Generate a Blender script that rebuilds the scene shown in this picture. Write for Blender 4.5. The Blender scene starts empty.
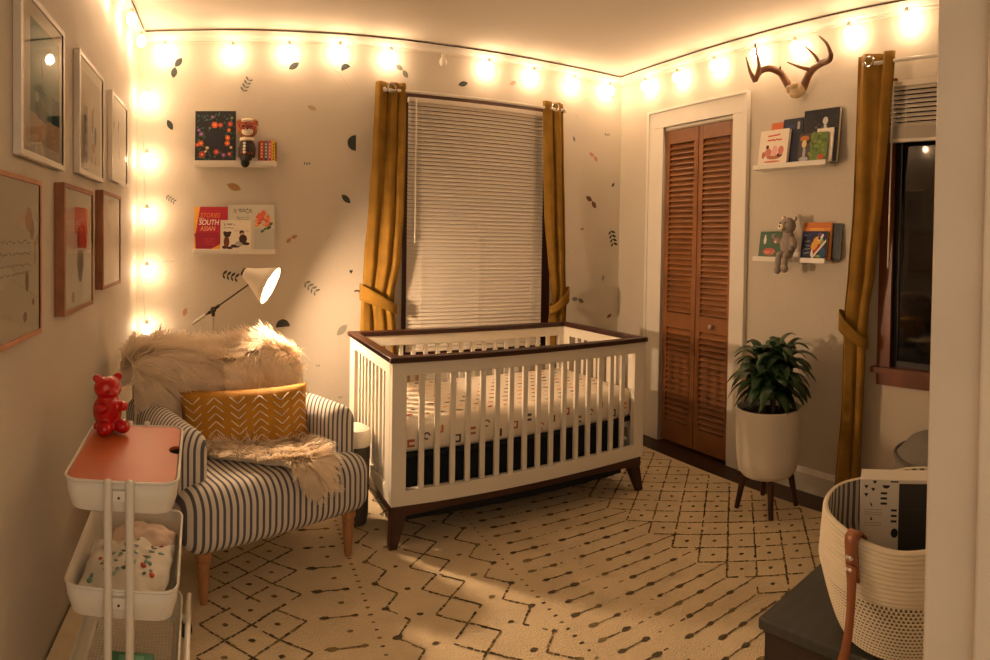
import bpy, bmesh, math, random
from mathutils import Matrix, Vector, noise
random.seed(7)
S = bpy.context.scene
C = S.collection
PI = math.pi
sin, cos = math.sin, math.cos

# ------------------------------------------------------------------ camera (a cylindrical panorama, as the photograph is)
F, YAW, PITCH, ROLL, YC = 605.0, .4369, -.0198, .0155, 256.1
cam = bpy.data.cameras.new('camera')
camo = bpy.data.objects.new('camera', cam)
C.objects.link(camo)
cam.type = 'PANO'
cam.panorama_type = 'CENTRAL_CYLINDRICAL'
cam.central_cylindrical_range_u_min = -495 / F
cam.central_cylindrical_range_u_max = 495 / F
cam.central_cylindrical_range_v_min = -(660 - YC) / F
cam.central_cylindrical_range_v_max = YC / F
cam.central_cylindrical_radius = 1
cam.clip_start = .02
f_ = Vector((sin(YAW) * cos(PITCH), cos(YAW) * cos(PITCH), sin(PITCH)))
r_ = Vector((cos(YAW), -sin(YAW), 0))
u_ = r_.cross(f_)
r2 = r_ * cos(ROLL) + u_ * sin(ROLL)
u2 = -r_ * sin(ROLL) + u_ * cos(ROLL)
M_ = Matrix((r2, u2, -f_)).transposed().to_4x4()
M_.translation = (0, 0, 1.3)
camo.matrix_world = M_
S.camera = camo

# ------------------------------------------------------------------ world, exposure
w = bpy.data.worlds.new('night')
S.world = w
w.use_nodes = True
w.node_tree.nodes['Background'].inputs[0].default_value = (1.0, .75, .53, 1)
w.node_tree.nodes['Background'].inputs[1].default_value = .62
S.view_settings.view_transform = 'Standard'
S.view_settings.look = 'None'
S.view_settings.gamma = 1
S.view_settings.exposure = 1.02
S.cycles.use_denoising = True
S.cycles.max_bounces = 8
S.cycles.diffuse_bounces = 6
S.cycles.sample_clamp_indirect = 4
BULB = 36.0          # radiance of a string bulb
LAMP = 900.0          # radiance of the bulb in the floor lamp
WARM = (1.0, .66, .40)

# ------------------------------------------------------------------ materials
def lin(h):
    h = h.lstrip('#')
    v = [int(h[i:i + 2], 16) / 255 for i in (0, 2, 4)]
    return tuple((c / 12.92 if c <= .04045 else ((c + .055) / 1.055) ** 2.4) for c in v) + (1,)
MATS = {}
def mat(name, col, rough=.6, metal=0, noise_s=0, noise_a=.15, bump=0, bump_s=200, emit=None, estr=0, sheen=0, coat=0, stretch=None, spec=.5):
    if name in MATS: return MATS[name]
    m = bpy.data.materials.new(name); m.use_nodes = True
    nt = m.node_tree; b = nt.nodes['Principled BSDF']
    c = lin(col) if isinstance(col, str) else tuple(col) + (1,)
    b.inputs['Base Color'].default_value = c
    b.inputs['Roughness'].default_value = rough
    b.inputs['Metallic'].default_value = metal
    b.inputs['Specular IOR Level'].default_value = spec
    if sheen:
        b.inputs['Sheen Weight'].default_value = sheen
        b.inputs['Sheen Tint'].default_value = c
    if coat: b.inputs['Coat Weight'].default_value = coat; b.inputs['Coat Roughness'].default_value = .05
    if emit:
        b.inputs['Emission Color'].default_value = tuple(emit) + (1,); b.inputs['Emission Strength'].default_value = estr
    tc = nt.nodes.new('ShaderNodeTexCoord'); mp = nt.nodes.new('ShaderNodeMapping')
    nt.links.new(tc.outputs['Object'], mp.inputs[0])
    if stretch: mp.inputs['Scale'].default_value = stretch
    if noise_s:
        n = nt.nodes.new('ShaderNodeTexNoise'); n.inputs['Scale'].default_value = noise_s; n.inputs['Detail'].default_value = 6
        nt.links.new(mp.outputs[0], n.inputs['Vector'])
        r = nt.nodes.new('ShaderNodeMapRange'); r.inputs['From Min'].default_value = .3; r.inputs['From Max'].default_value = .7
        r.inputs['To Min'].default_value = 1 - noise_a; r.inputs['To Max'].default_value = 1 + noise_a
        nt.links.new(n.outputs[0], r.inputs[0])
        mx = nt.nodes.new('ShaderNodeVectorMath'); mx.operation = 'SCALE'; mx.inputs[0].default_value = c[:3]
        nt.links.new(r.outputs[0], mx.inputs['Scale']); nt.links.new(mx.outputs[0], b.inputs['Base Color'])
    if bump:
        n2 = nt.nodes.new('ShaderNodeTexNoise'); n2.inputs['Scale'].default_value = bump_s; n2.inputs['Detail'].default_value = 4
        nt.links.new(mp.outputs[0], n2.inputs['Vector'])
        bp = nt.nodes.new('ShaderNodeBump'); bp.inputs['Strength'].default_value = bump; bp.inputs['Distance'].default_value = .01
        nt.links.new(n2.outputs[0], bp.inputs['Height']); nt.links.new(bp.outputs[0], b.inputs['Normal'])
    MATS[name] = m
    return m
def stripe_mat(name, axis, period, light, dark, duty=.5):
    m = bpy.data.materials.new(name); m.use_nodes = True; nt = m.node_tree; b = nt.nodes['Principled BSDF']
    b.inputs['Roughness'].default_value = .9; b.inputs['Specular IOR Level'].default_value = .2
    tc = nt.nodes.new('ShaderNodeTexCoord'); sp = nt.nodes.new('ShaderNodeSeparateXYZ')
    nt.links.new(tc.outputs['Object'], sp.inputs[0])
    src = sp.outputs[axis]
    if axis == 'Y':      # arms: stripes run up the sides, over the top and up the front
        ad = nt.nodes.new('ShaderNodeMath'); ad.operation = 'SUBTRACT'; nt.links.new(src, ad.inputs[0]); nt.links.new(sp.outputs['X'], ad.inputs[1]); src = ad.outputs[0]
    d = nt.nodes.new('ShaderNodeMath'); d.operation = 'DIVIDE'; d.inputs[1].default_value = period; nt.links.new(src, d.inputs[0])
    fr = nt.nodes.new('ShaderNodeMath'); fr.operation = 'FRACT'; nt.links.new(d.outputs[0], fr.inputs[0])
    cr = nt.nodes.new('ShaderNodeValToRGB'); e = cr.color_ramp.elements
    e[0].position = 0; e[0].color = lin(light); e[1].position = 1 - duty; e[1].color = lin(light)
    for p, c in ((1 - duty + .06, dark), (.96, dark)):
        x = e.new(p); x.color = lin(c)
    x = e.new(1.0); x.color = lin(light)
    nt.links.new(fr.outputs[0], cr.inputs[0]); nt.links.new(cr.outputs[0], b.inputs['Base Color'])
    return m
WALL = mat('wall_paint', '#c2b9a8', .75, noise_s=3, noise_a=.03, bump=.12, bump_s=60, spec=.3)
CEIL = mat('ceiling_paint', '#cfc8ba', .85, bump=.1, bump_s=90, spec=.2)
TRIM = mat('white_gloss_trim', '#dcd6c8', .4, noise_s=5, noise_a=.03)
JAMB = mat('door_jamb_paint', '#c3b5a1', .45, noise_s=8, noise_a=.05, bump=.05, bump_s=30)
FLOORM = mat('dark_floor_wood', '#2e1d14', .4, noise_s=6, noise_a=.35, stretch=(1, 12, 1))
DWOOD = mat('dark_window_wood', '#3f2216', .45, noise_s=10, noise_a=.25, stretch=(1, 1, .15))
RWOOD = mat('red_window_wood', '#6c3c20', .4, noise_s=14, noise_a=.25, stretch=(1, 1, .12))
LOUV = mat('louvered_door_wood', '#875730', .42, noise_s=16, noise_a=.25, stretch=(1, .3, .3))
BLIND = mat('white_blind_slats', '#d6cdbd', .45)
GLASSN = mat('night_window_glass', '#05060a', .04, spec=.6)
MUST = mat('mustard_velvet', '#866423', .8, noise_s=9, noise_a=.18, sheen=.35, bump=.1, bump_s=40, spec=.2)
METW = mat('white_enamel', '#d9d3c4', .4)
CHROME = mat('polished_steel', '#b9b6ae', .2, metal=1)
DMET = mat('dark_metal', '#4a4238', .35, metal=.9)
CRIBW = mat('crib_white_paint', '#dfd8c8', .42)
WALN = mat('crib_walnut_wood', '#3b1d12', .4, noise_s=12, noise_a=.25, stretch=(.2, 1, 1))
LEGW = mat('beech_leg_wood', '#a8764a', .45, noise_s=12, noise_a=.15)
NAVY = mat('navy_fabric', '#0d151b', .9, noise_s=20, noise_a=.2)
FUR = mat('sheepskin_wool', '#f6ead6', .85, noise_s=14, noise_a=.08, sheen=.3, spec=.2)
_nt = FUR.node_tree; _b = _nt.nodes['Principled BSDF']; _t = _nt.nodes.new('ShaderNodeBsdfTranslucent'); _t.inputs[0].default_value = lin('#f6e8d0')
_m = _nt.nodes.new('ShaderNodeMixShader'); _m.inputs[0].default_value = .4
_nt.links.new(_b.outputs[0], _m.inputs[1]); _nt.links.new(_t.outputs[0], _m.inputs[2]); _nt.links.new(_m.outputs[0], _nt.nodes['Material Output'].inputs[0])
TICK = stripe_mat('ticking_stripe_across', 'X', .0262, '#cfc8ba', '#5a5960', .45)
TICKY = stripe_mat('ticking_stripe_arm', 'Y', .0262, '#cfc8ba', '#5a5960', .45)
CREAMR = mat('cream_rug_pile', '#d3c19f', .95, noise_s=5, noise_a=.10, bump=.6, bump_s=150, spec=.1)
DARKR = mat('charcoal_rug_pile', '#5a503e', .95, noise_s=60, noise_a=.3, spec=.1)
BLK = mat('black_print', '#1d1c1c', .6)
WHT = mat('paper_white', '#e2dccd', .6)
POTM = mat('white_ceramic', '#d9d2c4', .5)
SOIL = mat('potting_soil', '#241a12', .95, bump=.8, bump_s=80)
LEAF = mat('dark_green_leaf', '#1e3a17', .38, noise_s=10, noise_a=.3)
LEATH = mat('tan_leather', '#8a4f28', .5, noise_s=25, noise_a=.15, bump=.1, bump_s=60)
BULBM = mat('lit_bulb_glass', '#fff0d0', .3, emit=WARM, estr=BULB)
LAMPM = mat('lamp_bulb_glass', '#fff0d0', .3, emit=WARM, estr=LAMP)
CLEARM = mat('unlit_bulb_glass', '#e8e0d0', .08, spec=.8)
CORDW = mat('white_cord', '#d8d0bc', .6)
CORDB = mat('dark_cord', '#2c2018', .6)
def flat(h, rough=.65): return mat('colour_' + h.strip('#'), h, rough)
def pane_mat():
    m = bpy.data.materials.new('clear_glass_pane'); m.use_nodes = True; nt = m.node_tree
    for n in list(nt.nodes): nt.nodes.remove(n)
    o = nt.nodes.new('ShaderNodeOutputMaterial'); mx = nt.nodes.new('ShaderNodeMixShader')
    t = nt.nodes.new('ShaderNodeBsdfTransparent'); g = nt.nodes.new('ShaderNodeBsdfGlossy'); g.inputs['Roughness'].default_value = .02
    fr = nt.nodes.new('ShaderNodeFresnel'); fr.inputs[0].default_value = 1.5
    nt.links.new(fr.outputs[0], mx.inputs[0]); nt.links.new(t.outputs[0], mx.inputs[1]); nt.links.new(g.outputs[0], mx.inputs[2])
    nt.links.new(mx.outputs[0], o.inputs[0]); return m
PANE = pane_mat()

# ------------------------------------------------------------------ mesh helpers
class MB:
    def __init__(s): s.v = []; s.f = []; s.m = []
    def add(s, vs, fs, m=0):
        o = len(s.v); s.v += [tuple(v) for v in vs]
        for f in fs: s.f.append([o + i for i in f]); s.m.append(m)
        return s
    def box(s, c, d, m=0, rot=None):
        x, y, z = (k / 2 for k in d)
        vs = [Vector((a * x, b * y, e * z)) for a in (-1, 1) for b in (-1, 1) for e in (-1, 1)]
        if rot: vs = [rot @ v for v in vs]
        vs = [v + Vector(c) for v in vs]
        return s.add(vs, [(0, 1, 3, 2), (4, 6, 7, 5), (0, 4, 5, 1), (2, 3, 7, 6), (0, 2, 6, 4), (1, 5, 7, 3)], m)
    def b2(s, a, b, m=0):
        return s.box([(p + q) / 2 for p, q in zip(a, b)], [abs(q - p) for p, q in zip(a, b)], m)
    def poly(s, pts, m=0): return s.add(pts, [tuple(range(len(pts)))], m)
    def prism(s, pts, off, m=0):
        n = len(pts); p = [Vector(q) for q in pts]; o = Vector(off)
        s.add(p + [q + o for q in p], [tuple(range(n))[::-1], tuple(range(n, 2 * n))] + [(i, (i + 1) % n, n + (i + 1) % n, n + i) for i in range(n)], m); return s
    def tube(s, path, r, n=8, m=0, cap=True, closed=False):
        P = [Vector(p) for p in path]; k = len(P); R = r if isinstance(r, (list, tuple)) else [r] * k
        vs = []; up = None
        for i, p in enumerate(P):
            t = (P[(i + 1) % k] - P[i - 1]) if closed else (P[min(i + 1, k - 1)] - P[max(i - 1, 0)])
            t.normalize()
            if up is None:
                up = Vector((0, 0, 1)) if abs(t.z) < .9 else Vector((1, 0, 0))
            a = t.cross(up)
            if a.length < 1e-4: a = t.cross(Vector((0, 1, 0)))
            a.normalize(); b = a.cross(t); up = b
            for j in range(n):
                q = 2 * PI * j / n; vs.append(p + (a * cos(q) + b * sin(q)) * R[i])
        fs = []
        for i in range(k if closed else k - 1):
            for j in range(n):
                i2 = (i + 1) % k
                fs.append((i * n + j, i * n + (j + 1) % n, i2 * n + (j + 1) % n, i2 * n + j))
        if cap and not closed: fs += [tuple(range(n))[::-1], tuple(range((k - 1) * n, k * n))]
        return s.add(vs, fs, m)
    def lathe(s, prof, n=32, c=(0, 0, 0), m=0, ax=None, sx=1, sy=1):
        vs = []; k = len(prof); c = Vector(c)
        q = Vector((0, 0, 1)).rotation_difference(Vector(ax).normalized()) if ax else None
        for r, z in prof:
            for j in range(n):
                v = Vector((r * cos(2 * PI * j / n) * sx, r * sin(2 * PI * j / n) * sy, z))
                if q: v = q @ v
                vs.append(v + c)
        fs = [(i * n + j, i * n + (j + 1) % n, (i + 1) * n + (j + 1) % n, (i + 1) * n + j) for i in range(k - 1) for j in range(n)]
        if prof[0][0] > 1e-4: fs.append(tuple(range(n))[::-1])
        if prof[-1][0] > 1e-4: fs.append(tuple(range((k - 1) * n, k * n)))
        return s.add(vs, fs, m)
    def grid(s, fn, nu, nv, m=0, cu=False):
        vs = [fn(i / nu, j / nv) for i in range(nu + 1) for j in range(nv + 1)]
        fs = [(i * (nv + 1) + j, (i + 1) * (nv + 1) + j, (i + 1) * (nv + 1) + j + 1, i * (nv + 1) + j + 1) for i in range(nu) for j in range(nv)]
        return s.add(vs, fs, m)
    def ball(s, c, r, m=0, n=16, k=10, rot=None):
        r = r if isinstance(r, (tuple, list)) else (r, r, r)
        vs = []
        for i in range(k + 1):
            t = PI * i / k
            for j in range(n):
                p = 2 * PI * j / n; v = Vector((r[0] * sin(t) * cos(p), r[1] * sin(t) * sin(p), r[2] * cos(t)))
                if rot: v = rot @ v
                vs.append(v + Vector(c))
        return s.add(vs, [(i * n + j, i * n + (j + 1) % n, (i + 1) * n + (j + 1) % n, (i + 1) * n + j)[::-1] for i in range(k) for j in range(n)], m)
    def build(s, name, mats, parent=None, smooth=False, bevel=0, seg=2, solid=0, sub=0, angle=40, loc=None, merge=True):
        me = bpy.data.meshes.new(name); me.from_pydata(s.v, [], s.f)
        mats = mats if isinstance(mats, (list, tuple)) else [mats]
        for x in mats: me.materials.append(x)
        me.polygons.foreach_set('material_index', s.m)
        if merge and len(s.v) < 60000:
            bm = bmesh.new(); bm.from_mesh(me); bmesh.ops.remove_doubles(bm, verts=bm.verts, dist=1e-6)
            if smooth or bevel: bmesh.ops.recalc_face_normals(bm, faces=bm.faces)
            bm.to_mesh(me); bm.free()
        o = bpy.data.objects.new(name, me); C.objects.link(o)
        if parent: o.parent = parent
        if loc: o.location = loc
        if smooth or bevel:
            me.polygons.foreach_set('use_smooth', [True] * len(me.polygons))
            if not bevel: me.set_sharp_from_angle(angle=math.radians(angle))
        if solid:
            d = o.modifiers.new('solid', 'SOLIDIFY'); d.thickness = solid; d.offset = 0
        if bevel:
            d = o.modifiers.new('bevel', 'BEVEL'); d.width = bevel; d.segments = seg; d.limit_method = 'ANGLE'; d.angle_limit = math.radians(35); d.harden_normals = seg < 4
        if sub:
            d = o.modifiers.new('sub', 'SUBSURF'); d.levels = sub; d.render_levels = sub
        return o
def tag(o, label=None, cat=None, group=None, kind=None):
    if label: o['label'] = label
    if cat: o['category'] = cat
    if group: o['group'] = group
    if kind: o['kind'] = kind
    return o
def thing(name, label, cat, loc=(0, 0, 0), rz=0, group=None, kind=None):
    o = bpy.data.objects.new(name, None); C.objects.link(o); o.location = loc; o.rotation_euler = (0, 0, rz)
    o.empty_display_size = .05
    return tag(o, label, cat, group, kind)
def struct(o): o['kind'] = 'structure'; return o
def blob(name, balls, m, parent, voxel=.004, loc=None):
    b = MB()
    for x in balls: b.ball(x[0], x[1], n=20, k=14, rot=(x[2] if len(x) > 2 else None))
    o = b.build(name, m, parent, smooth=True, merge=False, loc=loc, angle=180)
    d = o.modifiers.new('r', 'REMESH'); d.mode = 'VOXEL'; d.voxel_size = voxel; d.use_smooth_shade = True
    d = o.modifiers.new('s', 'SMOOTH'); d.iterations = 3
    return o
def text(name, body, size, loc, m, parent, rot=(PI / 2, 0, 0), shear=0, align='LEFT', sx=1):
    cu = bpy.data.curves.new(name, 'FONT'); cu.body = body; cu.size = size; cu.extrude = .0002; cu.shear = shear; cu.align_x = align; cu.offset = size * .015
    cu.materials.append(m); o = bpy.data.objects.new(name, cu); C.objects.link(o); o.parent = parent; o.location = loc; o.rotation_euler = rot; o.scale = (sx, 1, 1)
    bpy.context.view_layer.update()
    me = bpy.data.meshes.new_from_object(o.evaluated_get(bpy.context.evaluated_depsgraph_get())); me.name = name
    o2 = bpy.data.objects.new(name, me); C.objects.link(o2); o2.parent = parent; o2.location = loc; o2.rotation_euler = rot; o2.scale = (sx, 1, 1)
    bpy.data.objects.remove(o); o2.name = name
    return o2
RNG = random.Random(3)

# ------------------------------------------------------------------ the room
XL, XR, YB, YF, H = -.56, 2.671, 3.578, .25, 2.53
def wall(name, axis, at, out, a0, a1, z0, z1, holes, m=WALL, t=.12):
    b = MB()
    A = sorted({a0, a1} | {h[i] for h in holes for i in (0, 1)}); Zs = sorted({z0, z1} | {h[i] for h in holes for i in (2, 3)})
    for i in range(len(A) - 1):
        for j in range(len(Zs) - 1):
            ca, cz = (A[i] + A[i + 1]) / 2, (Zs[j] + Zs[j + 1]) / 2
            if any(h[0] < ca < h[1] and h[2] < cz < h[3] for h in holes): continue
            p = (A[i], min(at, at + out * t), Zs[j]); q = (A[i + 1], max(at, at + out * t), Zs[j + 1])
            if axis == 'x': b.b2(p, q)
            else: b.b2((p[1], p[0], p[2]), (q[1], q[0], q[2]))
    return struct(b.build(name, m))
struct(MB().b2((XL - .12, -.4, -.1), (XR + .12, YB + .12, 0)).build('floor', FLOORM))
struct(MB().b2((XL - .12, -.4, H), (XR + .12, YB + .12, H + .1)).build('ceiling', CEIL))
WB = (1.085, 2.03, .62, 2.19)      # back window opening
WR = (.50, 1.395, .73, 2.14)      # right window opening
DR = (2.447, 3.078, 0, 2.10)      # closet opening
wall('wall_back', 'x', YB, 1, XL - .12, XR + .12, 0, H, [WB])
wall('wall_left', 'y', XL, -1, YF - .13, YB, 0, H, [])
wall('wall_right', 'y', XR, 1, YF - .13, YB, 0, H, [WR, DR])
wall('wall_front', 'x', YF, -1, XL, XR, 0, H, [(-.45, .702, 0, 2.1)], t=.13)
# closet interior, seen as darkness through the louvres
b = MB(); b.b2((XR + .45, 2.3, 0), (XR + .47, 3.2, 2.3)).b2((XR + .12, 2.3, 0), (XR + .45, 2.32, 2.3)).b2((XR + .12, 3.18, 0), (XR + .45, 3.2, 2.3)).b2((XR + .12, 2.32, 2.28), (XR + .45, 3.18, 2.3)).b2((XR + .12, 2.32, -.02), (XR + .45, 3.18, 0))
struct(b.build('wall_closet', WALL))
# crown mouldings (top 5 cm of the walls)
def crown(name, a, bb, nrm):
    a, bb, n = Vector(a), Vector(bb), Vector(nrm)
    prof = [(0, 2.475), (.008, 2.475), (.012, 2.487), (.028, 2.497), (.042, 2.513), (.05, 2.517), (.05, H), (0, H)]
    m = MB(); pts0 = [a + n * d + Vector((0, 0, z)) for d, z in prof]
    m.prism(pts0, bb - a); struct(m.build(name, CEIL))
crown('trim_1', (XL, YB, 0), (XR, YB, 0), (0, -1, 0))
crown('trim_2', (XR, YB, 0), (XR, YF, 0), (-1, 0, 0))
crown('trim_3', (XL, YF, 0), (XL, YB, 0), (1, 0, 0))
def skirting(name, p, q, n):
    p, q, n = Vector(p), Vector(q), Vector(n)
    prof = [(0, 0), (.018, 0), (.018, .10), (.012, .112), (.006, .125), (0, .125)]
    m = MB(); m.prism([p + n * d + Vector((0, 0, z)) for d, z in prof], q - p); struct(m.build(name, TRIM))
skirting('baseboard_back', (XL, YB, 0), (XR, YB, 0), (0, -1, 0))
skirting('baseboard_right', (XR, YF, 0), (XR, 2.335, 0), (-1, 0, 0))
skirting('baseboard_corner', (XR, 3.228, 0), (XR, YB, 0), (-1, 0, 0))
# closet casing
b = MB()
for y0, y1 in ((3.078, 3.228), (2.335, 2.447)):
    b.b2((XR - .022, y0, 0), (XR, y1, 2.10))
b.b2((XR - .022, 2.335, 2.10), (XR, 3.228, 2.212)).b2((XR - .032, 2.325, 2.205), (XR, 3.238, 2.222))
b.b2((XR - .032, 2.325, 0), (XR, 2.345, 2.21)).b2((XR - .032, 3.218, 0), (XR, 3.238, 2.21))
b.b2((XR, 2.447, 2.085), (XR + .12, 3.078, 2.10)).b2((XR, 2.44, 0), (XR + .12, 2.447, 2.1)).b2((XR, 3.078, 0), (XR + .12, 3.085, 2.1))
struct(b.build('trim_4', TRIM, bevel=.003))
# the doorway the picture is taken through: jamb lining with its stop and casing, softly rounded
b = MB()
b.b2((.612, .10, 0), (.70, .268, 2.16)).b2((.600, .08, 0), (.618, .205, 2.1)).b2((-.45, .122, 0), (-.44, .262, 2.1))
b.b2((-.45, .12, 2.09), (.622, .262, 2.10)).b2((-.53, .25, 0), (-.44, .268, 2.16)).b2((-.53, .25, 2.1), (.70, .268, 2.18))
struct(b.build('trim_5', JAMB, bevel=.005, seg=3))

# bifold louvred closet doors
def louvre(name, y0, y1, knob=False):
    r = thing(name, None, None, (XR + .02, (y0 + y1) / 2, 0)); r['kind'] = 'structure'
    hw = (y1 - y0) / 2 - .001; st = .038
    b = MB()
    for s_ in (-1, 1): b.b2((-.014, s_ * hw, .012), (.014, s_ * (hw - st), 2.075))
    for z0, z1 in ((.012, .15), (.77, .87), (1.985, 2.075)): b.b2((-.0135, -hw + st, z0), (.0135, hw - st, z1))
    b.build('door_frame', LOUV, r, bevel=.002)
    b = MB()
    for z0, z1 in ((.155, .765), (.875, 1.98)):
        n = int((z1 - z0) / .034)
        for i in range(n):
            z = z0 + (i + .5) * (z1 - z0) / n
            b.box((0, 0, z), (.006, 2 * (hw - st), .040), rot=Matrix.Rotation(math.radians(38), 3, 'Y'))
    b.build('louvers', LOUV, r)
    if knob:
        k = MB(); k.lathe([(.006, 0), (.006, .012), (.014, .018), (.017, .026), (.012, .033), (.0, .035)], 16, (-.014, .0, .815), ax=(-1, 0, 0))
        k.build('door_knob', mat('knob_brass', '#a8927a', .4, metal=.3), r, smooth=True)
louvre('door_1', 2.765, 3.076); louvre('door_2', 2.449, 2.760, True)
b = MB(); b.b2((XR + .004, 2.449, 2.078), (XR + .034, 3.076, 2.087)); struct(b.build('trim_6', flat('#b9ad98')))

# windows
def window(name, rz, loc, hw, z0, z1, wood, case, sash, sill, sashm=None):
    r = thing(name, None, None, loc, rz); r['kind'] = 'structure'
    b = MB()
    for s_ in (-1, 1): b.b2((s_ * (hw - .02), -.016, z0 - .02), (s_ * (hw + case), .0, z1 + .02))
    b.b2((-hw - case, -.018, z1), (hw + case, 0, z1 + case * (.7 if sill else .1)))
    b.b2((-hw - case - .02, -.045, z0 - .028), (hw + case + .02, .10, z0)).b2((-hw - case, -.018, z0 - .09), (hw + case, 0, z0 - .028))
    for s_ in (-1, 1): b.b2((s_ * hw, 0, z0), (s_ * (hw - .012), .11, z1))
    b.b2((-hw, 0, z1 - .012), (hw, .11, z1))
    b.build('window_frame', wood, r, bevel=.002)
    b = MB()
    for s_ in (-1, 1): b.b2((s_ * (hw - .012), .015, z0), (s_ * (hw - .012 - sash), .045, z1 - .012))
    for z in (z0, z1 - .012 - sash): b.b2((-hw + .012 + sash, .015, z), (hw - .012 - sash, .045, z + sash))
    zm = (z0 + z1) / 2
    if sill: b.b2((-hw + .012 + sash, .015, zm - .018), (hw - .012 - sash, .045, zm + .018))
    b.build('sash', sashm or wood, r, bevel=.002)
    MB().b2((-hw + .012 + sash, .027, z0 + sash), (hw - .012 - sash, .031, z1 - .012 - sash)).build('glass', GLASSN, r)
    return r
window('window_1', 0, ((WB[0] + WB[1]) / 2, YB, 0), (WB[1] - WB[0]) / 2, WB[2], WB[3], DWOOD, .045, .045, True)
window('window_2', -PI / 2, (XR, (WR[0] + WR[1]) / 2, 0), (WR[1] - WR[0]) / 2, WR[2], WR[3], RWOOD, .052, .030, False, flat('#1d1815', .4))

# ------------------------------------------------------------------ rug with its woven pattern
RX0, RX1, RY0, RY1, RT = -.552, 2.475, .36, 3.42, .012
rug = MB(); rug.b2((RX0, RY0, 0.001), (RX1, RY1, RT), 0)
def stroke(x0, y0, x1, y1, wd=.010, gap=.18, seg=.022):
    L = math.hypot(x1 - x0, y1 - y0)
    if L < 1e-4: return
    n = max(1, int(L / seg)); ux, uy = (x1 - x0) / L, (y1 - y0) / L
    for i in range(n):
        if RNG.random() < gap * .5: continue
        a, b_ = i * L / n, (i + 1) * L / n - RNG.random() * gap * L / n
        w_ = wd * RNG.uniform(.55, 1.1) / 2; j = RNG.uniform(-.0015, .0015)
        q = []
        for t, s_ in ((a, -1), (b_, -1), (b_, 1), (a, 1)):
            q.append((x0 + ux * t - uy * (s_ * w_ + j), y0 + uy * t + ux * (s_ * w_ + j)))
        if all(RX0 + .01 < p[0] < RX1 - .01 and RY0 + .01 < p[1] < RY1 - .01 for p in q):
            rug.poly([(p[0], p[1], RT + .0012) for p in q], RNG.choice((1, 1, 2)))
def dot(x, y, r=.013, rx=1.3):
    r *= RNG.uniform(.75, 1.05)
    if not (RX0 + .03 < x < RX1 - .03 and RY0 + .03 < y < RY1 - .03): return
    for k in range(3):
        a0 = RNG.random(); n = 7
        rug.poly([(x + RNG.uniform(-.004, .004) + r * rx * RNG.uniform(.6, 1) * cos(2 * PI * i / n + a0), y + r * RNG.uniform(.6, 1) * sin(2 * PI * i / n + a0), RT + .0012 + k * .0002) for i in range(n)], RNG.choice((1, 1, 2)))
P = .16
def rows(ph):
    k0 = int((RY0 - ph) / P) - 1
    return [ph + P * k for k in range(k0, k0 + 24)]
def lattice(xs, ph, n, dots=True):   # n half cells to the right of xs
    hx = .0885
    for y in rows(ph):
        for i in range(n):
            ya = y if i % 2 == 0 else y + P / 2
            x = xs + i * hx
            stroke(x, ya, x + hx, ya + (P / 2 if i % 2 == 0 else -P / 2)); 
            stroke(x, ya, x + hx, ya + (-P / 2 if i % 2 == 0 else P / 2))
            if dots and i % 2 == 0: dot(x + hx, ya, .010, 1.2)
            if dots and i % 2 == 1 and i < n - 1: dot(x + hx, ya, .010, 1.2)
lattice(1.738, 1.905, 8)
def bars(x0, x1, flip=1):
    L = x1 - x0
    for k, y in enumerate([q_ for y_ in rows(1.905) for q_ in (y_, y_ + P / 2)]):
        zig = x1 + (-.01 if k % 2 == 0 else .085)
        o = 0 if k % 2 == 0 else .055
        a = x0 + .06 + o * .4
        c1 = a + .10; c2 = a + .24 + o; c3 = c2 + .10; c4 = c3 + .11
        fx = (lambda v: v) if flip > 0 else (lambda v: x0 + x1 - v)
        stroke(fx(a), y, fx(c1), y, .008, .05); dot(fx(a), y, .014, 1.7); dot(fx(c1), y, .014, 1.5)
        stroke(fx(c1 + .03), y, fx(c2 - .02), y, .006, .8)
        stroke(fx(c2), y, fx(c4), y, .008, .1); dot(fx(c2), y, .014, 1.6); dot(fx(c3), y, .014, 1.6); dot(fx(c4), y, .013, 1.5)
        stroke(fx(c4), y, fx(zig), y, .008, .12)
bars(1.085, 1.738)
y = RY0 + .03
while y < RY1: dot(1.082, y, .007, 1.3); dot(.487, y + .02, .007, 1.5); y += .042
for y in rows(1.946):
    stroke(.960, y, 1.036, y + P / 2); stroke(1.036, y + P / 2, .960, y + P); dot(1.036, y + P / 2, .013); dot(.93, y + .03, .012)
    # crossed diamonds
    for (a, b_, c, d) in ((.877, y, .705, y + P), (.877, y, .705, y - P)): stroke(a, b_, c, d)
    stroke(.877, y, .80, y + P / 2, .009); dot(.655, y + .02, .012)
    stroke(.612, y, .545, y + P / 2); stroke(.545, y + P / 2, .612, y + P); dot(.545, y + P / 2, .014)
for y in rows(1.853):
    stroke(.326, y, .432, y, .009, .02); dot(.326, y, .013, 2.0); dot(.432, y, .012, 1.6); dot(.40, y + P / 2, .010)
    stroke(.265, y - .008, .165, y + .066); stroke(.165, y + .066, .265, y + P - .008)
    for i in range(3):
        x = .165 - i * .0885
        ya = y + .066 + (P / 2 if i % 2 else 0)
        stroke(x, ya, x - .0885, ya + P / 2); stroke(x, ya, x - .0885, ya - P / 2); dot(x, ya + P / 2, .011)
tag(rug.build('rug', [CREAMR, DARKR, mat('olive_rug_pile', '#80714f', .95, noise_s=60, noise_a=.25, spec=.1)], merge=False), 'large cream rug with charcoal diamond and dotted line pattern covering the floor', 'rug')

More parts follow.
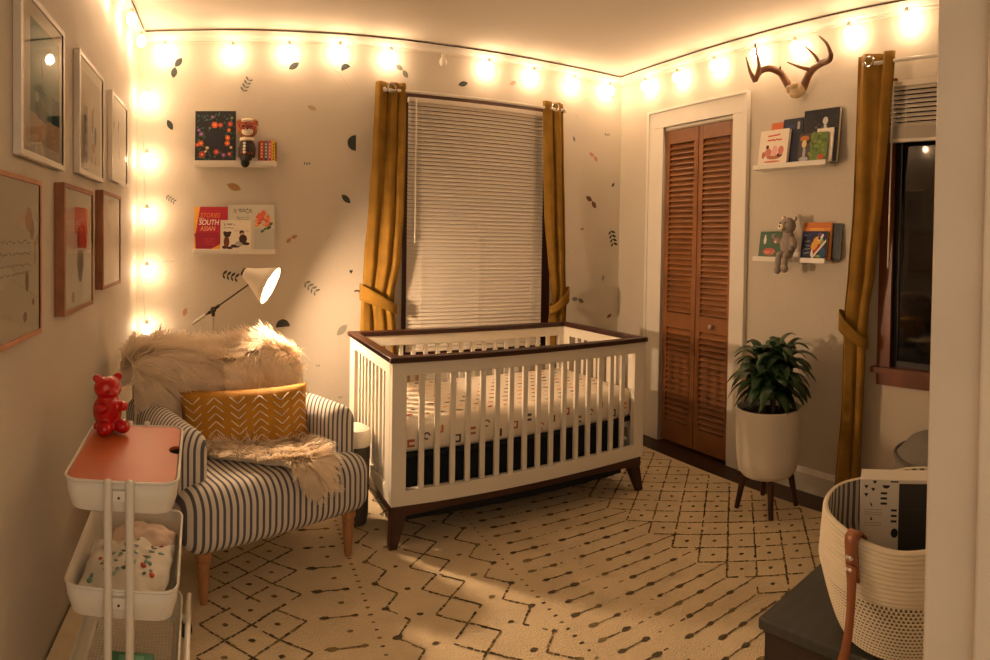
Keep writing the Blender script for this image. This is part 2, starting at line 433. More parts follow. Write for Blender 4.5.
# ------------------------------------------------------------------ crib
def make_crib():
    L, W, T, B = 1.355, .755, .80, .195
    r = thing('crib', 'white slatted wooden crib with dark walnut top rail and base, under the window', 'crib', (1.328, 2.81, 0), .038)
    hx, hy = L / 2, W / 2
    def panel(name, length, n, c, rz):
        q = Matrix.Rotation(rz, 3, 'Z'); b = MB(); h = length / 2
        def bx(a, d):
            ce = Vector([(p + s_) / 2 for p, s_ in zip(a, d)]); di = [abs(s_ - p) for p, s_ in zip(a, d)]
            b.box(q @ ce + Vector(c), di, rot=q)
        bx((-h, -.016, T - .055), (h, .016, T)); bx((-h, -.016, B), (h, .016, B + .065))
        for s_ in (-1, 1): bx((s_ * h, -.0165, B), (s_ * (h - .065), .0165, T))
        g = 2 * (h - .065)
        for i in range(n):
            x = -h + .065 + g * (i + 1) / (n + 1)
            bx((x - .0125, -.008, B + .06), (x + .0125, .008, T - .05))
        return b.build(name, CRIBW, r, bevel=.0025)
    panel('front_panel', L, 16, (0, -hy + .016, 0), 0)
    panel('back_panel', L, 16, (0, hy - .016, 0), 0)
    panel('end_panel', W - .066, 8, (-hx + .016, 0, 0), PI / 2)
    panel('end_panel', W - .066, 8, (hx - .016, 0, 0), PI / 2)
    b = MB(); o = .012
    b.b2((-hx - o, -hy - o, T), (hx + o, -hy + .036, T + .024)).b2((-hx - o, hy - .036, T), (hx + o, hy + o, T + .024))
    for s_ in (-1, 1): b.b2((s_ * (hx + o), -hy + .036, T), (s_ * (hx - .036), hy - .036, T + .024))
    b.build('top_rail', WALN, r, bevel=.004)
    b = MB()
    for s_ in (-1, 1):
        # long base rail, deeper at its ends like a shallow arch
        y0, y1 = s_ * (hy - .004), s_ * (hy - .034)
        n = 16; top = []; bot = []
        for i in range(n + 1):
            x = -hx + .01 + (L - .02) * i / n; t = abs(2 * i / n - 1)
            top.append((x, y0, B - .001)); bot.append((x, y0, B - .030 - .022 * max(0, (t - .45) / .55) ** 1.5))
        b.prism(top + bot[::-1], (0, y1 - y0, 0))
        b.b2((s_ * (hx - .004), -hy + .034, B - .04), (s_ * (hx - .034), hy - .034, B - .001))
    b.build('base_frame', WALN, r, bevel=.003)
    for sx in (-1, 1):
        for sy in (-1, 1):
            m = MB(); xt, yt = sx * (hx - .045), sy * (hy - .04); xb, yb = sx * (hx - .012), sy * (hy - .015)
            vs = []
            for z, x, y, e in ((B - .03, xt, yt, .034), (0.0135, xb, yb, .019)):
                vs += [(x - e, y - e * .8, z), (x + e, y - e * .8, z), (x + e, y + e * .8, z), (x - e, y + e * .8, z)]
            m.add(vs, [(0, 1, 2, 3), (7, 6, 5, 4), (0, 4, 5, 1), (1, 5, 6, 2), (2, 6, 7, 3), (3, 7, 4, 0)])
            m.build('leg', WALN, r, bevel=.003)
    m = MB(); m.b2((-hx + .034, -hy + .034, .385), (hx - .034, hy - .034, .397)); m.build('mattress_support', NAVY, r)
    return r
make_crib()
# mattress in a printed sheet
mr = thing('crib_mattress', 'crib mattress in a white sheet printed with small orange and black shapes', 'mattress', (1.328, 2.81, 0), .038)
MX, MY, Z0, Z1 = .637, .335, .398, .552
cols = ['#c9762e', '#3a3430', '#d79a3a', '#a9583a', '#6d6558', '#33302e', '#c98b50']
b = MB(); mats = [flat(c) for c in cols]; g = random.Random(11); b.b2((-MX, -MY, Z0), (MX, MY, Z1), 7); mats.append(mat('crib_sheet_cotton', '#e3d9c6', .85, bump=.15, bump_s=25))
for i in range(15):
    for j in range(9):
        x = -MX + .07 + (2 * MX - .14) * (i + .5 * (j % 2)) / 14.5; y = -MY + .05 + (2 * MY - .1) * j / 8.3
        k = g.randrange(7); a = g.uniform(-.7, .7); rx, ry = g.uniform(.012, .024), g.uniform(.006, .014); n = g.choice((3, 5, 8))
        b.poly([(x + rx * cos(2 * PI * t / n) * cos(a) - ry * sin(2 * PI * t / n) * sin(a), y + rx * cos(2 * PI * t / n) * sin(a) + ry * sin(2 * PI * t / n) * cos(a), Z1 + .0006) for t in range(n)], k)
for i in range(17):
    x = -MX + .06 + (2 * MX - .12) * i / 16; z = Z0 + .045 + .05 * ((i * 7) % 3) / 2; yy = -MY - .0006; s_ = .017
    k = (3, 1, 0, 5, 3, 4, 5)[i % 7]; ty = i % 4
    def q4(x0, z0, x1, z1): b.poly([(x0, yy, z0), (x1, yy, z0), (x1, yy, z1), (x0, yy, z1)], k)
    if ty == 0: q4(x - s_, z - s_, x + s_, z - s_ * .4); q4(x - s_, z + s_ * .3, x + s_, z + s_); q4(x - s_, z - s_ * .4, x - s_ * .5, z + s_ * .3)
    elif ty == 1:
        for t in range(10):
            a0, a1 = 2 * PI * t / 12, 2 * PI * (t + 1) / 12
            b.poly([(x + s_ * cos(a0), yy, z + s_ * sin(a0)), (x + s_ * cos(a1), yy, z + s_ * sin(a1)), (x + .6 * s_ * cos(a1), yy, z + .6 * s_ * sin(a1)), (x + .6 * s_ * cos(a0), yy, z + .6 * s_ * sin(a0))], k)
    elif ty == 2: q4(x - s_ * .3, z - s_, x + s_ * .3, z + s_); q4(x - s_, z - s_, x - s_ * .3, z - s_ * .5)
    else: q4(x - s_, z - s_ * 1.1, x + s_, z - s_ * .6); q4(x + s_ * .5, z - s_ * .6, x + s_, z + s_); q4(x - s_, z + s_ * .6, x + s_ * .5, z + s_)
o = b.build('fitted_sheet', mats, mr, bevel=.035, seg=5); o.modifiers['bevel'].use_clamp_overlap = False
# navy fabric bins filling the space below the mattress
sk = MB()
n = 90
def skf(u, v):
    per = [(-.60, -.30), (.60, -.30), (.60, .30), (-.60, .30), (-.60, -.30)]; d = u * 4 if False else u
    L = [1.2, .6, 1.2, .6]; t = d * 3.6; i = 0
    while i < 3 and t > L[i]: t -= L[i]; i += 1
    t = min(1, t / L[i]); p = Vector(per[i]).lerp(Vector(per[i + 1]), t)
    k = .006 * sin(u * 150) * (1 - v)
    return (p.x * (1 + k), p.y * (1 + k * 2), .10 + v * .284)
sk.grid(skf, 220, 4)
so = sk.build('crib_skirt', NAVY, None, smooth=True, solid=.003, loc=(1.328, 2.81, 0)); so.rotation_euler = (0, 0, .038)
tag(so, 'dark navy fabric crib skirt hanging below the crib mattress', 'crib skirt')

# ------------------------------------------------------------------ striped armchair
CH = (.223, 2.195, 0); CA = math.radians(27)
ch = thing('armchair', 'armchair in blue and white ticking stripes with turned wooden legs, in the corner', 'armchair', CH, CA)
MB().b2((-.405, .0, .20), (.412, .66, .435)).build('seat', TICK, ch, bevel=.075, seg=8)
MB().b2((-.385, .57, .24), (.385, .76, .785)).build('backrest', TICK, ch, bevel=.085, seg=8)
for s_ in (-1, 1):
    a = MB(); a.b2((s_ * .265, .10, .22), (s_ * .415, .74, .615)); a.build('armrest', TICKY, ch, bevel=.07, seg=8)
for x, y in ((-.315, .07), (.33, .07), (-.31, .62), (.31, .62)):
    m = MB(); m.lathe([(.013, .0135 if y < .3 or 1 else 0), (.016, .03), (.019, .09), (.024, .13), (.021, .14), (.026, .152), (.022, .165), (.029, .18), (.030, .205)], 18, (x, y, 0))
    m.build('leg', LEGW, ch, smooth=True)
# sheepskins: a hide with long wool
def fleece(name, surf, nu, nv, count, length, label, seed, flow, cen):
    g = random.Random(seed); b = MB()
    def P(u, v): return Vector(surf(u, v))
    b.grid(lambda u, v: P(u, v), nu, nv)
    for k in range(count):
        u, v = g.random(), g.random()
        p = P(u, v); e = .01
        du = P(min(1, u + e), v) - P(max(0, u - e), v); dv = P(u, min(1, v + e)) - P(u, max(0, v - e))
        nrm = du.cross(dv)
        if nrm.length < 1e-9: continue
        nrm.normalize()
        if nrm.dot(p - Vector(cen)) < 0: nrm = -nrm
        fl = flow(u, v, p, du, dv, nrm)
        cl = noise.noise_vector(p * 16 + Vector((seed, 0, 0))) + noise.noise_vector(p * 45 + Vector((seed, 9, 0))) * .7
        d = (fl * .95 + cl * .75 + Vector((g.gauss(0, .16), g.gauss(0, .16), g.gauss(0, .1))))
        d = (d - nrm * min(0, d.dot(nrm))).normalized()
        ln = length * g.uniform(.6, 1.15); side = d.cross(nrm)
        if side.length < 1e-6: continue
        side.normalize(); q = p - nrm * .001; wd = .0027; pts = []
        dirn = (nrm * 1.3 + d * .55).normalized(); st = 4; tw = g.uniform(-1, 1)
        sd = (side + nrm * tw * .6).normalized()
        for i in range(st + 1):
            t = i / st; pts += [q - sd * wd * (1 - .75 * t), q + sd * wd * (1 - .75 * t)]
            q = q + dirn * ln / st
            dirn = (dirn + d * .55 + cl * .3 + Vector((0, 0, -.12))).normalized()
        b.add(pts, [(2 * i, 2 * i + 1, 2 * i + 3, 2 * i + 2) for i in range(st)])
    o = b.build(name, FUR, None, smooth=False, merge=False); o.location = CH; o.rotation_euler = (0, 0, CA)
    o.data.polygons.foreach_set('use_smooth', [True] * len(o.data.polygons))
    return tag(o, label, 'sheepskin')
BP = [(.545, .46), (.548, .58), (.552, .71), (.59, .790), (.66, .812), (.73, .800), (.785, .72), (.795, .58)]
def lerpp(Pt, t):
    t = t * (len(Pt) - 1); i = min(int(t), len(Pt) - 2); return [a + (c - a) * (t - i) for a, c in zip(Pt[i], Pt[i + 1])]
def backs(u, v):
    x = -.42 + u * .84; y, z = lerpp(BP, .06 + .86 * v)
    e = 1 - abs(2 * u - 1) ** 4
    z += .03 * sin(u * 7 + 1) * (1 if .3 < v < .7 else .3) - (1 - e) * .05 + .02 * noise.noise(Vector((u * 4, v * 4, 0)))
    if u > .8: z -= (u - .8) * .28
    return (x, y - .004, z + .006)
def flowb(u, v, p, du, dv, n):
    f = Vector((0, -.25, -1)) if v < .55 else Vector((0, .6, -.6))
    f.x = (u - .45) * 2.2
    if v > .4: f.x *= 1.4; f.z += .5
    return f.normalized()
fleece('sheepskin', lambda u, v: backs(1 - u, v), 16, 14, 17000, .105, 'long cream sheepskin draped over the top of the armchair back', 5, flowb, (0, .67, .55))
def seats(u, v):
    # v: back -> front tongue; u: left -> right
    y = .47 - .50 * v; wl = [-.24, -.22, -.17, -.06, .02, .06]; wr = [.27, .30, .27, .22, .20, .15]
    t = v * 5; i = min(int(t), 4); l = wl[i] + (wl[i + 1] - wl[i]) * (t - i); r = wr[i] + (wr[i + 1] - wr[i]) * (t - i)
    x = l + u * (r - l); z = .441
    if y < .07:
        a = (.07 - y) / .075; a = min(a, 1.57); yy = .07 - .078 * sin(a); z = .355 + .088 * cos(a) - max(0, (.07 - v * 0 - y) - .075) * .0; y = yy
    return (x, y, z + .004 + .006 * noise.noise(Vector((x * 9, y * 9, 3))))
def flows(u, v, p, du, dv, n):
    f = Vector(((u - .5) * 1.6, -1.0, -.5)) if v > .35 else Vector(((u - .5) * 2.4, -.3, .1))
    return f.normalized()
fleece('sheepskin', seats, 14, 14, 11000, .085, 'curly cream sheepskin lying on the armchair seat in front of the mustard pillow', 9, flows, (.05, .4, 0))
# pillow
pl = thing('throw_pillow', 'mustard lumbar pillow with white chevron stitching on the striped armchair', 'pillow')
pl.matrix_world = Matrix.Translation(CH) @ Matrix.Rotation(CA, 4, 'Z') @ Matrix.Translation((.015, .375, .545)) @ Matrix.Rotation(math.radians(-21), 4, 'Z') @ Matrix.Rotation(math.radians(-2), 4, 'Y') @ Matrix.Rotation(math.radians(-18), 4, 'X')
PW, PH = .278, .138
def pil(s_):
    def fn(u, v):
        x, z = 2 * u - 1, 2 * v - 1
        k = max(0, (1 - x ** 4) * (1 - z ** 4)) ** .5
        e = 1 - .06 * (1 - abs(x)) * 0 - .05 * (1 - x * x) * abs(z) - 0
        return Vector((x * PW * (1 - .05 * (1 - z * z)), s_ * .058 * k, z * PH * (1 - .09 * (1 - x * x))))
    return fn
b = MB(); b.grid(pil(-1), 28, 16); b.grid(pil(1), 28, 16)
pf = pil(-1)
def onp(x, z): 
    v = pf((x / PW + 1) / 2, (z / PH + 1) / 2); return v + Vector((0, -.0022, 0))
for ci, x0 in enumerate((-.23, -.135, -.035, .06, .155, .24)):
    up = 1 if ci % 2 == 0 else -1
    for j in range(7):
        z = -.115 + j * .034; hw = .034
        for s_ in (-1, 1):
            b.tube([onp(x0 + s_ * hw * t, z + up * .030 * (t - .5)) for t in (0.04, .35, .68, 1)], .0021, 5, m=1)
b.build('cushion', [mat('mustard_cotton', '#b07a18', .85, noise_s=14, noise_a=.12, bump=.12, bump_s=60, sheen=.2), WHT], pl, smooth=True, angle=180)
# small white-lidded bin squeezed between chair and crib
r = thing('side_bin', 'slim round bin with a white lid between the striped armchair and the crib', 'bin', (.573, 2.70, 0))
m = MB(); m.lathe([(.055, .0135), (.062, .05), (.068, .37), (.066, .375)], 24); m.build('bin_body', flat('#4a443c'), r, smooth=True)
m = MB(); m.lathe([(.066, .372), (.072, .376), (.073, .42), (.066, .448), (.04, .462), (0, .466)], 24); m.build('bin_lid', METW, r, smooth=True)

# ------------------------------------------------------------------ floor lamp behind the armchair
lp = thing('floor_lamp', 'silver arm floor lamp with a lit white cone shade behind the armchair', 'lamp', (-.091, 3.2, 0))
m = MB(); m.lathe([(.13, .0), (.13, .014), (.12, .02), (.012, .024), (.01, .04)], 32); m.build('lamp_base', METW, lp, smooth=True)
m = MB(); m.tube([(0, 0, .02), (0, 0, .925)], .007, 10); m.build('pole', mat('pale_steel', '#b8b0a0', .35, metal=.6), lp, smooth=True)
JZ = .937; A0 = Vector((-.125, .045, .838 - .0)); A1 = Vector((.245, -.10, 1.118)); dr = (A1 - A0).normalized()
A0 = Vector((0, 0, JZ)) - dr * .145; A1 = Vector((0, 0, JZ)) + dr * .315
m = MB(); m.tube([A0, A1], .0042, 8); m.build('arm', DMET, lp, smooth=True)
m = MB(); m.tube([A0 - dr * .0, A0 + dr * .09], .010, 12); m.build('counterweight', METW, lp, smooth=True)
m = MB(); m.ball((0, 0, JZ), .017).tube([(0, 0, JZ - .035), (0, 0, JZ + .005)], .010, 10).tube([Vector((0, 0, JZ)) - dr * .035, Vector((0, 0, JZ)) + dr * .04], .009, 10).tube([(0, -.03, JZ), (0, .03, JZ)], .006, 8); m.build('joint', DMET, lp, smooth=True)
ax = Vector((.85, -.30, -.42)).normalized()
oc = Vector((.291, -.2, 1.08 - 0.0))       # centre of the shade's opening, lamp space
bk = oc - ax * .15
m = MB(); m.tube([A1, A1 + (bk - A1) * .5, bk + ax * .02], .006, 8).tube([bk - ax * .012, bk + ax * .03], .022, 16).ball(A1, .011)
for k in range(4): m.tube([bk + ax * (.004 + k * .009), bk + ax * (.008 + k * .009)], .027, 16)
m.build('lamp_socket', DMET, lp, smooth=True)
m = MB(); prof = [(.024, 0), (.030, .012), (.042, .04), (.062, .08), (.084, .118), (.098, .15)]
m.lathe(prof + [(r_ - .002, z) for r_, z in prof[::-1]], 40, bk, ax=ax)
# open the back/front caps: rebuild as a single shell
m = MB(); q = Vector((0, 0, 1)).rotation_difference(ax)
vs = []; nn = 40
for r_v, z in prof:
    for j in range(nn): vs.append(q @ Vector((r_v * cos(2 * PI * j / nn), r_v * sin(2 * PI * j / nn), z)) + bk)
m.add(vs, [(i * nn + j, i * nn + (j + 1) % nn, (i + 1) * nn + (j + 1) % nn, (i + 1) * nn + j) for i in range(len(prof) - 1) for j in range(nn)])
m.build('lamp_shade', mat('lamp_shade_enamel', '#e6ddc8', .5), lp, smooth=True, solid=.002)
m = MB(); m.lathe([(.012, .04), (.013, .07), (.026, .095), (.031, .115), (.026, .137), (.012, .146), (0, .148)], 20, bk, ax=ax); m.build('light_bulb', LAMPM, lp, smooth=True)

# ------------------------------------------------------------------ utility cart
ct = thing('utility_cart', 'white metal three tier trolley cart with an orange wooden lid, beside the armchair', 'cart', (-.285, 1.70, 0), math.radians(3))
ct.location.z = .0125
CW, CL = .145, .232
def rrect(w_, l_, r_, n=6):
    pts = []
    for cx, cy, a0 in ((w_ - r_, l_ - r_, 0), (-w_ + r_, l_ - r_, PI / 2), (-w_ + r_, -l_ + r_, PI), (w_ - r_, -l_ + r_, 1.5 * PI)):
        for i in range(n + 1):
            a = a0 + PI / 2 * i / n; pts.append((cx + r_ * cos(a), cy + r_ * sin(a)))
    return pts
def tray(name, zt, dp, parent, solid_bottom=True):
    b = MB(); rings = []
    for w_, l_, z in ((CW, CL, zt), (CW - .004, CL - .004, zt - dp * .5), (CW - .014, CL - .014, zt - dp * .93), (CW - .024, CL - .024, zt - dp)):
        rings.append([(x, y, z) for x, y in rrect(w_, l_, .04)])
    n = len(rings[0]); vs = [p for r_v in rings for p in r_v]
    fs = [(i * n + j, i * n + (j + 1) % n, (i + 1) * n + (j + 1) % n, (i + 1) * n + j) for i in range(3) for j in range(n)]
    if solid_bottom: fs.append(tuple(range(3 * n, 4 * n)))
    b.add(vs, fs)
    o = b.build(name, METW, parent, smooth=True, solid=.0022)
    rm = MB(); rm.tube([(x, y, zt) for x, y in rrect(CW, CL, .04)], .004, 6, closed=True); rm.build('rim', METW, o, smooth=True)
    return o
tray('tray', .685, .085, ct); tray('tray', .412, .085, ct); t3 = tray('tray', .15, .08, ct, False)
m = MB()
for i in range(23):
    x = -CW + .03 + (2 * CW - .06) * i / 22; m.b2((x - .0016, -CL + .026, .070), (x + .0016, CL - .026, .0716))
for i in range(34):
    y = -CL + .03 + (2 * CL - .06) * i / 33; m.b2((-CW + .026, y - .0016, .0716), (CW - .026, y + .0016, .073))
m.build('mesh_bottom', METW, t3)
for s_ in (-1, 1):
    for x in (-.027, .028):
        m = MB(); y = s_ * (CL + .0135)
        m.tube([(x, y, .05), (x, y, .692)], .0105, 14); m.ball((x, y, .692), (.0105, .0105, .006)); m.build('post', METW, ct, smooth=True)
    for z in (.655, .385, .12):
        m = MB()
        m.b2((-.016, s_ * (CL - .002), z - .014), (.017, s_ * (CL + .012), z + .014))
        m.tube([(0, s_ * (CL + .010), z - .004), (0, s_ * (CL + .0145), z - .004)], .0035, 8, m=1)
        m.build('bracket', [METW, DMET], ct, bevel=.0015)
m = MB()
for s_ in (-1, 1):
    y = s_ * (CL + .0135)
    m.tube([(-CW - .02, y * .86, .045), (-CW - .015, y, .05), (CW + .015, y, .05), (CW + .02, y * .86, .045)], .010, 10)
m.tube([(CW + .022, -CL, .05), (CW + .022, -CL, .135), (CW + .022, -CL + .03, .15), (CW + .022, CL - .03, .15), (CW + .022, CL, .135), (CW + .022, CL, .05)], .009, 10)
m.build('base_frame', METW, ct, smooth=True)
for x in (-1, 1):
    for y in (-1, 1):
        m = MB(); m.tube([(x * (CW + .01), y * (CL - .005) - .008, .024), (x * (CW + .01), y * (CL - .005) + .008, .024)], .0235, 16, m=1)
        m.tube([(x * (CW + .01), y * (CL - .005), .03), (x * (CW + .01), y * (CL - .005), .055)], .007, 8)
        m.build('caster', [METW, flat('#2a2826')], ct, smooth=True)
# lid with a half round finger notch on its right side
b = MB(); out = rrect(CW - .006, CL - .006, .035)
out = [p for p in out]
res = []
for i, p in enumerate(out):
    res.append(p)
    if i == len(out) - 1:   # last point is on the right side, before closing up to the first
        cyn = .015
        for k in range(9):
            a = -PI / 2 - PI * k / 8
            res.append((CW - .006 + .028 * cos(a) if True else 0, cyn + .034 * sin(a)))
res = [(min(x, CW - .006), y) for x, y in res]
b.prism([(x, y, .678) for x, y in res], (0, 0, .008))
b.build('lid', mat('orange_stained_wood', '#bb5c2c', .42, noise_s=5, noise_a=.10), ct)
# red gummy bear figure on the lid
gb = thing('gummy_bear', 'translucent red gummy bear figurine sitting on the orange cart lid', 'figurine', (-.382, 1.855, .700), math.radians(35)); gb.scale = (1.35, 1.25, 1.08)
RED = mat('red_gummy_plastic', '#c00f0c', .22, coat=.4)
RED.node_tree.nodes['Principled BSDF'].inputs['Subsurface Weight'].default_value = .25
RED.node_tree.nodes['Principled BSDF'].inputs['Subsurface Radius'].default_value = (.03, .004, .003)
blob('body', [((0, 0, .062), (.036, .031, .054)), ((0, 0, .128), (.034, .030, .034)), ((-.026, 0, .158), (.012, .009, .012)), ((.026, 0, .158), (.012, .009, .012)),
     ((0, -.028, .120), (.015, .014, .012)), ((-.027, -.026, .078), (.013, .018, .014)), ((.027, -.026, .078), (.013, .018, .014)),
     ((-.023, -.034, .022), (.018, .022, .020)), ((.023, -.034, .022), (.018, .022, .020)), ((0, 0, .018), (.036, .030, .018))], RED, gb, .003)
# cloths in the middle tray
def cloth(label, c, rx, ry, h, seed, prints, base='#dcd5c6', rz=0):
    r = thing('muslin_cloth', label, 'cloth', (-.285 + c[0], 1.70 + c[1], c[2] + .0125), rz, None)
    g = random.Random(seed)
    def fn(u, v):
        x, y = 2 * u - 1, 2 * v - 1; d = min(1, max(abs(x), abs(y)) if False else math.hypot(x, y) / 1.2)
        sc = 1 + .10 * noise.noise(Vector((x * 2, y * 2, seed)))
        nz = noise.noise(Vector((x * 3.2, y * 3.2, seed * 1.7)))
        return Vector((x * rx * sc, y * ry * sc, h * (1 - d ** 2.2) + .012 * nz + .012))
    b = MB(); b.grid(fn, 26, 26); BM = mat('muslin_' + base.strip('#'), base, .9, bump=.2, bump_s=50); ms = [BM]
    if prints:
        ms = [BM, flat('#6f9a80'), flat('#c0492f'), flat('#8fa9a0'), flat('#5a6a58')]
        for k in range(44):
            u, v = g.uniform(.12, .88), g.uniform(.12, .88); m = 1 + g.choice((0, 0, 2, 1, 3)); n = 6; rr = g.uniform(.007, .012)
            pts = []
            for t in range(n):
                a = 2 * PI * t / n; p = fn(min(1, max(0, u + rr * cos(a) / rx / 2 * g.uniform(.5, 1))), min(1, max(0, v + rr * sin(a) / ry / 2 * g.uniform(.5, 1)))); p.z += .0022; pts.append(p)
            b.poly(pts, m)
    b.build('fabric', ms, r, smooth=True, solid=.001, angle=180)
    return r
cloth('rumpled white muslin cloth with green and red prints in the cart tray', (.004, -.045, .353), .118, .150, .040, 3, True)
cloth('folded pink and cream cloth at the back of the cart tray', (.02, .135, .343), .10, .07, .05, 8, False, '#d8c0ae')
cloth('small blue grey cloth under the muslin at the tray front', (.055, -.17, .331), .05, .03, .02, 5, False, '#8fa3a8')
gx = thing('wipes_box', 'flat green box in the lowest cart tray', 'box', (-.270, 1.63, .0866), math.radians(3))
MB().b2((-.062, -.04, 0), (.062, .04, .045)).build('box_body', flat('#4f8a6a'), gx, bevel=.004)
MB().b2((-.035, -.022, .045), (.035, .022, .049)).build('flap', flat('#6aa583'), gx, bevel=.0015)

# ------------------------------------------------------------------ plant in its pot and stand
pt = thing('plant_stand', 'round walnut plant stand with four splayed legs', 'plant stand', (2.35, 1.884, 0))
for k in range(4):
    a = math.radians(47 + 90 * k); m = MB()
    m.tube([(.118 * cos(a), .118 * sin(a), .177), (.150 * cos(a), .150 * sin(a), .0135)], [.017, .012], 10); m.build('leg', WALN, pt, smooth=True)
m = MB()
for k in range(2):
    a = math.radians(47 + 90 * k); q = Matrix.Rotation(a, 3, 'Z'); m.box((0, 0, .168), (.22, .024, .022), rot=q)
m.build('crossbar', WALN, pt)
pp = thing('plant_pot', 'cylindrical white ceramic pot standing in the walnut plant stand', 'pot', (2.35, 1.884, 0))
m = MB(); m.lathe([(0, .181), (.10, .181), (.128, .188), (.146, .21), (.156, .27), (.163, .40), (.167, .517), (.160, .520), (.155, .512), (.150, .48), (0, .478)], 48); m.build('pot', POTM, pp, smooth=True)
m = MB(); m.lathe([(0, .492), (.08, .495), (.151, .484)], 32); m.build('soil', SOIL, pp, smooth=True)
pn = thing('potted_plant', 'bushy dark green plant with long drooping strap leaves in the white pot', 'plant', (2.35, 1.884, .49))
g = random.Random(21); m = MB(); st = MB()
canes = [(-.045, .01, .24), (.03, -.02, .31), (.07, .03, .22), (0, .05, .28), (-.02, -.05, .17), (.075, -.04, .30)]
for cx, cy, chh in canes: st.tube([(cx * .7, cy * .7, 0), (cx * .9, cy * .9, chh * .5), (cx, cy, chh)], .009, 8)
st.build('stem', mat('plant_cane', '#4a3d22', .7), pn, smooth=True)
for cx, cy, chh in canes:
    for k in range(27):
        a = k * 2.4 + g.uniform(-.3, .3); t = k / 26; z0 = chh * (.50 + .50 * t); ln = g.uniform(.17, .27) * (1 - .25 * t); el = .2 + 1.05 * t; wd = g.uniform(.018, .029)
        p = Vector((cx, cy, z0)); d = Vector((cos(a) * cos(el), sin(a) * cos(el), sin(el))); side = Vector((-sin(a), cos(a), 0)); pts = []; n = 8
        for i in range(n + 1):
            s_ = i / n; w_ = wd * (sin(PI * min(1, .12 + s_ * .88)) ** .7) + .001; nn_ = side.cross(d).normalized()
            for q_, hgt in ((-1, .35), (0, 0), (1, .35)): pts.append(p + side * w_ * q_ + nn_ * w_ * hgt)
            p = p + d * ln / n; d = (d + Vector((0, 0, -.27 - .16 * s_))).normalized()
        m.add(pts, [(3 * i + j, 3 * i + j + 1, 3 * i + j + 4, 3 * i + j + 3) for i in range(n) for j in (0, 1)])
# keep the leaves off the wall: squash anything past it
m.v = [(min(x, .30), y, max(z, .03)) if True else 0 for x, y, z in m.v]
m.build('foliage', LEAF, pn, smooth=True, angle=180)

# ------------------------------------------------------------------ dark trunk, rope basket and what is in it
tk = thing('trunk', 'low dark charcoal wooden chest under the rope basket', 'chest', (1.207, .984, 0), math.radians(5))
TM = mat('charcoal_wood', '#3b3a35', .55, noise_s=9, noise_a=.2, stretch=(1, 6, 1))
MB().b2((0.008, -.56, .0135), (.63, -.012, .318)).build('chest_body', mat('dark_brown_wood', '#2c2018', .5, noise_s=9, noise_a=.3, stretch=(1, 1, 6)), tk, bevel=.004)
MB().b2((-.006, -.575, .319), (.645, 0, .35)).build('chest_lid', TM, tk, bevel=.006, seg=3)
BX, BY, BZ = 1.425, .655, .352
bs = thing('rope_basket', 'cream coiled rope basket with striped lining on the dark chest', 'basket', (BX, BY, BZ))
ROPE = bpy.data.materials.new('coiled_rope'); ROPE.use_nodes = True
nt = ROPE.node_tree; bb = nt.nodes['Principled BSDF']; bb.inputs['Roughness'].default_value = .9
tc = nt.nodes.new('ShaderNodeTexCoord'); sp = nt.nodes.new('ShaderNodeSeparateXYZ'); nt.links.new(tc.outputs['Object'], sp.inputs[0])
def mth(op, a, b_=None):
    n = nt.nodes.new('ShaderNodeMath'); n.operation = op
    for i, x in enumerate((a, b_)):
        if x is None: continue
        if isinstance(x, (int, float)): n.inputs[i].default_value = x
        else: nt.links.new(x, n.inputs[i])
    return n.outputs[0]
zc = sp.outputs['Z']; an = mth('ARCTAN2', sp.outputs['Y'], sp.outputs['X'])
row = mth('FLOOR', mth('DIVIDE', zc, .0115)); ph = mth('FRACT', mth('ADD', mth('MULTIPLY', an, 22.0), mth('MULTIPLY', row, .5)))
dash = mth('GREATER_THAN', ph, .5); low = mth('LESS_THAN', zc, .185); below = mth('GREATER_THAN', mth('FRACT', mth('DIVIDE', zc, .0115)), .35)
fac = mth('MULTIPLY', mth('MULTIPLY', dash, low), below)
mx = nt.nodes.new('ShaderNodeMix'); mx.data_type = 'RGBA'; mx.inputs[6].default_value = lin('#d8ccb2'); mx.inputs[7].default_value = lin('#5f5536')
nt.links.new(fac, mx.inputs[0]); nt.links.new(mx.outputs[2], bb.inputs['Base Color'])
def br(z):   # basket radius against height
    t = z / .33; return .185 + .068 * min(1, t * 1.6) ** .7 - .012 * max(0, t - .6)
prof = []
z = .004; k = 0
while z < .335:
    for q in range(4):
        zz = z + .0115 * q / 4; prof.append((br(zz) + .0042 * abs(sin(PI * q / 4)) - .002, zz))
    z += .0115
def wav(a): return .006 * sin(3 * a + 1) + .004 * sin(5 * a)
def ring(profile, n=96, wob=1):
    b = MB(); vs = []
    for r_v, zz in profile:
        for j in range(n):
            a = 2 * PI * j / n; t = max(0, zz / .33) ** 2
            rr = r_v + .006 * t * sin(2 * a + .6) * wob; vs.append((rr * cos(a), rr * sin(a), zz + wav(a) * t * wob))
    kk = len(profile); b.add(vs, [(i * n + j, i * n + (j + 1) % n, (i + 1) * n + (j + 1) % n, (i + 1) * n + j) for i in range(kk - 1) for j in range(n)])
    return b
ring([(0.001, .004)] + prof + [(br(.335) - .004, .341), (br(.335) - .012, .338)]).build('rope_wall', ROPE, bs, smooth=True, angle=80)
lb = MB(); n = 120; vs = []
LIN = [(br(.335) - .011, .337), (br(.3) - .013, .30), (br(.2) - .013, .20), (br(.1) - .012, .08), (.16, .02), (.001, .018)]
for r_v, zz in LIN:
    for j in range(n):
        a = 2 * PI * j / n; t = max(0, zz / .33) ** 2; rr = r_v + .006 * t * sin(2 * a + .6); vs.append((rr * cos(a), rr * sin(a), zz + wav(a) * t))
lb.add(vs, [(i * n + j, i * n + (j + 1) % n, (i + 1) * n + (j + 1) % n, (i + 1) * n + j) for i in range(len(LIN) - 1) for j in range(n)], 0)
